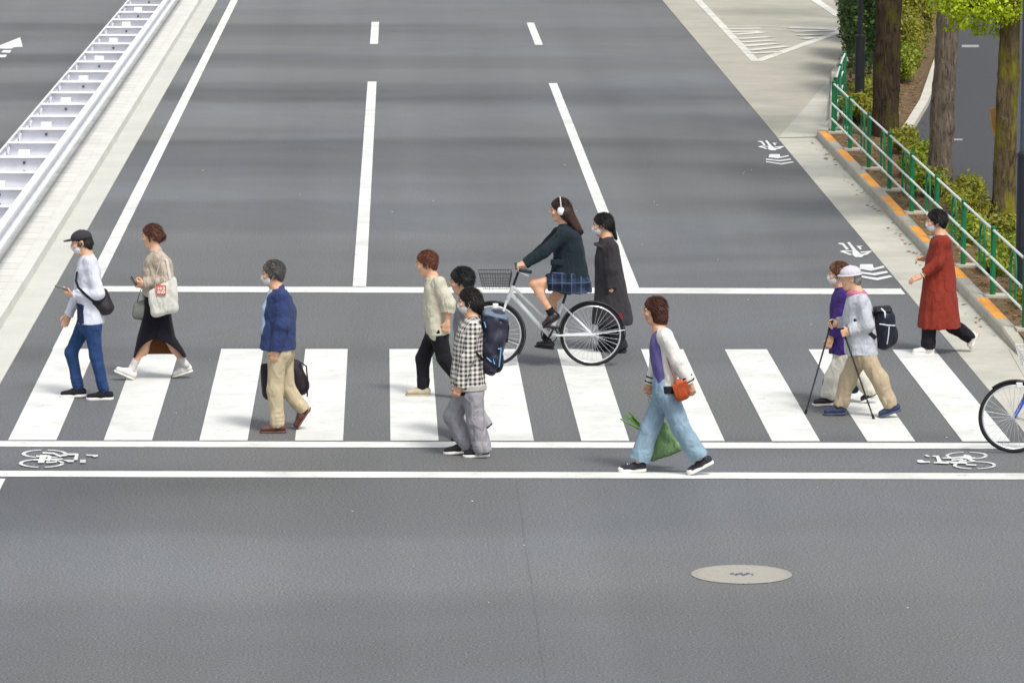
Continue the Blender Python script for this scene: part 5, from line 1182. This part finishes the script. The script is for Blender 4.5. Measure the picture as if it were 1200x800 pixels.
# ---- bicycle and rider
BY = 48.78
fb = Fr(545, 300, 5.714, BY)
axr = fb(850, 537); axf = fb(183, 537); axr[2] = axf[2] = .34
BO = A([axr[0], BY, 0.])
def bicycle(label, paint, basketmat, O, dxb=0., group=None, hb=True, full=True):
    t = thing('bicycle', label, 'bicycle', O, group); L = lambda x, y, dy=0.: fb(x, y, dy) - BO
    F_ = axf - BO; B_ = axr - BO; DK = plain('bike_black', '#17171a', .45); RUB = plain('tyre_rubber', '#1b1b1d', .8); ALU = plain('alu', '#c9ccd0', .3, .05, 8, metal=.8)
    for c in (F_, B_):
        w = MB(); w.tube([c + A([0, -.05, 0]), c + A([0, .05, 0])], .024 if c is B_ else .016, 12); wh = w.build('wheel', ALU, t, smooth=True)
        b = MB(); b.torus(c, .320, .0185, n=72, m=10); b.build('tyre', RUB, wh, smooth=True)
        b = MB(); b.torus(c, .298, .009, n=72, m=8, flat=1.5); b.build('rim', plain('rim_silver', '#d4d6d8', .3, .03, 8, metal=.5), wh, smooth=True)
        b = MB()
        for i in range(32):
            a = 2 * math.pi * i / 32; a2 = a + (.5 if i % 4 < 2 else -.5); sg = -1 if i % 2 else 1
            b.tube([c + A([.02 * math.cos(a2), sg * .028, .02 * math.sin(a2)]), c + A([.296 * math.cos(a), 0, .296 * math.sin(a)])], .0016, 4)
        b.build('spokes', plain('spoke_steel', '#d8dade', .25, .02, 8, metal=.6), wh)
    bb = L(565, 530); hd0, hd1 = L(322, 200), L(290, 285); st = L(655, 318)
    b = MB(); b.tube([hd0, hd1], .022, 12); b.tube([L(306, 255), bb], .024, 12); b.tube([L(325, 212), L(600, 470)], .017, 12); b.tube([bb, st], .018, 12)
    b.tube([bb + A([0, 0, 0]), bb + A([0, .0, .0]) + A([.02, 0, 0])], .03, 12)
    for sg in (-1, 1):
        b.tube([bb + A([.02, sg * .035, 0]), B_ + A([0, sg * .058, 0])], .011, 8); b.tube([L(662, 338) + A([0, sg * .025, 0]), B_ + A([0, sg * .058, 0])], .0095, 8)
    b.build('frame', paint, t, smooth=True)
    b = MB(); b.tube([hd1 + A([.006, 0, .0]), L(272, 318)], .018, 10)
    for sg in (-1, 1): b.tube([L(278, 300) + A([0, sg * .02, 0]), L(268, 330) + A([0, sg * .05, 0]), L(238, 420, 0) + A([0, sg * .055, 0]), F_ + A([0, sg * .052, 0])], [.013, .013, .011, .008], 8)
    b.build('fork', paint, t, smooth=True)
    b = MB(); g0 = L(358, 102); b.tube([hd0 + (hd1 - hd0) * -.05, g0], .013, 8)
    for sg in (-1, 1): b.tube([g0, g0 + A([-.02, sg * .10, .04]), g0 + A([-.03, sg * .20, .055]), g0 + A([.04, sg * .27, .035]), g0 + A([.12, sg * .275, .025])], .0115, 8)
    h_ = b.build('handlebar', DK, t, smooth=True)
    for sg in (-1, 1):
        b = MB(); b.tube([g0 + A([.0, sg * .252, .044]), g0 + A([.13, sg * .277, .024])], .018, 10); b.build('grip', DK, h_, smooth=True)
        b = MB(); b.tube([g0 + A([-.03, sg * .22, .04]), g0 + A([.03, sg * .265, .01]), g0 + A([.10, sg * .268, -.015])], .006, 6); b.build('brake_lever', ALU, h_, smooth=True)
    # basket of wire
    x0t, x1t = L(92, 108)[0] + dxb, L(312, 108)[0] + dxb; zt = L(92, 106)[2]; zb = L(92, 210)[2]; x0b, x1b = x0t + .045, x1t - .03; hw, hwb = .17, .13
    b = MB()
    def ring(f_): 
        xa, xb, w, z = x0b + (x0t - x0b) * f_, x1b + (x1t - x1b) * f_, hwb + (hw - hwb) * f_, zb + (zt - zb) * f_; return [A([xa, -w, z]), A([xb, -w, z]), A([xb, w, z]), A([xa, w, z])]
    for i, f_ in enumerate(np.linspace(0, 1, 7)): b.tube(ring(f_),   .005 if i == 6 else .0022, 6, closed=True)
    r0, r1 = ring(0), ring(1)
    for e in range(4):
        a0, b0, a1, b1 = r0[e], r0[(e + 1) % 4], r1[e], r1[(e + 1) % 4]
        for u_ in np.linspace(0, 1, 13)[:-1]: b.tube([a0 + (b0 - a0) * u_, a1 + (b1 - a1) * u_], .0018, 5)
    for u_ in np.linspace(.1, .9, 7): b.tube([r0[0] + (r0[1] - r0[0]) * u_, r0[3] + (r0[2] - r0[3]) * u_], .0018, 5)
    b.build('basket', basketmat, t)
    # fenders
    for c, a0, a1 in ((B_, R(-12), R(175)), (F_, R(-38), R(128))):
        vs = []; n = 34
        for i in range(n):
            a = a0 + (a1 - a0) * i / (n - 1)
            for dy, r in ((-.028, .345), (-.018, .352), (0, .355), (.018, .352), (.028, .345)): vs.append(c + A([r * math.cos(a), dy, r * math.sin(a)]))
        q = A([(i * 5 + j, i * 5 + j + 1, (i + 1) * 5 + j + 1, (i + 1) * 5 + j) for i in range(n - 1) for j in range(4)])
        fo = quadmesh('fender', A(vs), q, plain('fender_black', '#1c1c20', .4), t); sm_ = fo.modifiers.new('s', 'SOLIDIFY'); sm_.thickness = .003
        b = MB(); 
        e = c + .35 * A([math.cos(a0 + .35), 0, math.sin(a0 + .35)])
        for sg in (-1, 1): b.tube([c + A([0, sg * .06, 0]), e + A([0, sg * .028, 0])], .0025, 5)
        b.build('stay', ALU if c is B_ else DK, fo)
    b = MB(); b.tube([st, L(682, 236)], .0135, 10); b.build('seat_post', DK, t, smooth=True)
    s = SDF(.006); sd_ = L(690, 222); s.rc(sd_ + A([-.15, 0, .008]), sd_ + A([.02, 0, 0]), .022, .035, k=.02); s.ell(sd_ + A([.06, 0, .005]), (.085, .10, .038), k=.05); s.build('saddle', plain('saddle_black', '#1a1a1c', .6), t)
    cr = MB(); cr.torus(bb + A([0, .045, 0]), .085, .006, n=40, m=6); cr.tube([bb + A([0, -.075, 0]), bb + A([0, .075, 0])], .012, 8)
    pn, pf = L(600, 478, -.13), L(540, 592, .13); pf = bb + (bb - pn) * A([1, -1, 1]); pf[1] = .13
    cr.tube([bb + A([0, -.07, 0]), pn + A([0, .05, 0])], .010, 8); cr.tube([bb + A([0, .07, 0]), pf - A([0, .05, 0])], .010, 8); co = cr.build('crank', DK, t, smooth=True)
    for q in (pn, pf): b = MB(); b.box(q[0] - .045, q[0] + .045, q[1] - .045, q[1] + .045, q[2] - .012, q[2] + .012); b.build('pedal', DK, co, bevel=.004)
    b = MB(); n = 28
    for c, r, a0, a1 in ((bb + A([0, .05, 0]), .10, math.pi / 2, 3 * math.pi / 2), (B_ + A([0, .05, 0]), .05, -math.pi / 2, math.pi / 2)): pass
    b.obox(bb * .80 + B_ * .20 + A([0, .062, .035]), (B_ - bb) * .24, A([0, .012, 0]), A([0, 0, .035])); b.build('chain_guard', plain('guard_grey', '#b8babd', .4), t, bevel=.01)
    b = MB(); b.torus(B_ + A([0, 0, 0]) + (L(662, 338) - B_) * .72, .045, .009, n=24, m=6); b.build('lock', plain('lock_silver', '#9aa0a8', .35), t, smooth=True)
    b = MB(); b.box(B_[0] - .40, B_[0] - .37, -.02, .02, .52, .56) if False else b.obox(F_ + A([.03, -.07, .31]), A([.03, 0, 0]), A([0, .022, 0]), A([0, 0, .025])); b.build('headlamp', plain('lamp_white', '#dcdcdc', .25), t, bevel=.008)
    b = MB(); b.obox(B_ + A([.30, 0, .19]), A([.012, 0, .006]), A([0, .022, 0]), A([-.012, 0, .03])); b.build('reflector', plain('reflector_red', '#8a1c1c', .3), t, bevel=.004)
    return t, pn, pf
BW = plain('bike_white', '#d5d9da', .3, .03, 5); t, PN, PF = bicycle('white bicycle with black wire basket ridden across the crossing', BW, plain('basket_black', '#2e2e32', .5), BO, group='bicycles')
B2 = A([G(1188, 530.5)[0] - (axf - BO)[0] + .0, G(1188, 530.5)[1], 0])
bicycle('blue bicycle with white wire basket, front wheel just entering at the right edge', plain('bike_blue', '#2a50b8', .3, .05, 5), plain('basket_white', '#d8d8d4', .5), B2, dxb=.16, group='bicycles')
fc = Fr(550, 225, 4., BY)
sp = dict(fr=fc, label='long-haired person in a dark blazer and plaid skirt riding the white bicycle', hair=('long', '#4a2a1c'), pitch=.08, hs=1.0, sc=.97, snap=False, seated=True, bare=True,
  hairp=dict(tails=[((-.07, 0, -.02), (-.19, 0, -.24), .065), ((-.05, -.055, -.03), (-.15, -.05, -.22), .04), ((-.05, .055, -.03), (-.15, .05, -.22), .04)]),
  J=dict(head=(424, 84), neck=(446, 150), shN=(444, 196), shF=(420, 194), elN=(350, 282, -.23), elF=(335, 280, .23), wrN=(262, 338, -.25), wrF=(262, 332, .25), hipN=(474, 418), hipF=(474, 418), hip=(474, 415),
         knN=(300, 428, -.11), knF=(392, 500, .10), anN=(388, 572, -.12), anF=(362, 678, .12), toeN=(346, 640, -.13), heelN=(428, 588, -.12), toeF=(306, 726, .13), heelF=(398, 738, .12)),
  torso=[(152, 425, 468, .085), (180, 410, 508, .155), (240, 398, 532, .17), (320, 390, 545, .165), (372, 380, 556, .17), (392, 374, 560, .175)],
  handN=((-1, 0, -.15), (.1, .2, -1), 1.0), handF=((-1, 0, -.15), (.1, -.2, -1), 1.0), thigh=.085)
PC_, OC, pc = person(sp)
top_garment(sp, PC_, 'blazer', cloth('blazer_teal_black', '#1a2b33', .12, .6), 0, (.066, .058, .048), amp=.006, collar=.004)
s = SDF(.006); s.box(fc(412, 330, -.158), (.07, .014, .032), .010); s.build('pocket', cloth('blazer_teal_black', '#1a2b33'), PC_, OC)
s = SDF(.006)
for q in 'NF': s.rc(pc['wr' + q] - unit(pc['wr' + q] - pc['el' + q]) * .02, pc['wr' + q] + unit(pc['wr' + q] - pc['el' + q]) * .008, .037, k=.002, cut=True, cut0=True)
s.build('shirt_cuff', cloth('cuff_pink', '#c99a94', .05, .2), PC_, OC)
# plaid skirt: over the thighs and hanging behind the saddle
s = SDF(.0075); M_PLAID = checks('plaid', '#161d2e', '#1f2a3e', '#2c3a52', .10, .5, '#505f76')
s.loft([(fc(470, 392)[2] + .03, fc(385, 392)[0], fc(556, 392)[0], .165), (fc(470, 430)[2], fc(404, 430)[0], fc(568, 430)[0], .185), (fc(470, 466)[2], fc(420, 466)[0], fc(572, 466)[0], .195)], BY, k=.03)
for q in 'NF':
    a = pc['hip' + q]; e = a + (pc['kn' + q] - a) * (.62 if q == 'N' else .35); s.rc(a, e, .112, .094, k=.05, cut=True)
s.build('skirt', M_PLAID, PC_, OC, .012)
socks(sp, PC_, cloth('sock_black', '#1c1a20', .1, .3), .18, .043); shoes(sp, PC_, plain('loafer_dark', '#2b272c', .4, .1), SOLED, .018)
P_, H_ = sp['P'], sp['H']; t = thing('headphones', 'white over-ear headphones on the cyclist', 'headphones', P_(0, 0, .1)); Ob = A(t.location); WH = plain('headphone_white', '#dcdfe6', .35, .03)
b = MB(); b.tube([P_(-.012, .108 * math.cos(a), .01 + .121 * math.sin(a)) - Ob for a in np.linspace(0, math.pi, 19)], .013, 8, ry=.007); b.build('band', WH, t, smooth=True)
for q in (-1, 1): s = SDF(.005); s.ell(P_(-.008, q * .098, -.002), (.038, .022, .046), H_, k=.01); s.build('ear_cup', WH, t, Ob)

def seam(body, O, name, mat, pts, r=.004):
    b = MB(); b.tube([A(q) - O for q in pts], r, 6); return b.build(name, mat, body)
# a few pale specks of litter
def speck(n, seed):
    rs = np.random.RandomState(seed); b = MB()
    for _ in range(n):
        x, y = rs.uniform(-3.4, 5.8), rs.uniform(35, 70); s_ = rs.uniform(.006, .013); a = rs.uniform(0, 6.28)
        b.prism([(x + s_ * math.cos(a + t) * rs.uniform(.6, 1.2), y + s_ * math.sin(a + t) * rs.uniform(.6, 1.6)) for t in (0, 1.5, 3.1, 4.6)], .003, .009)
    return setp(b.build('road_litter', plain('litter_pale', '#c9c4b6', .8, .3, 3)), kind='stuff')
speck(36, 5)
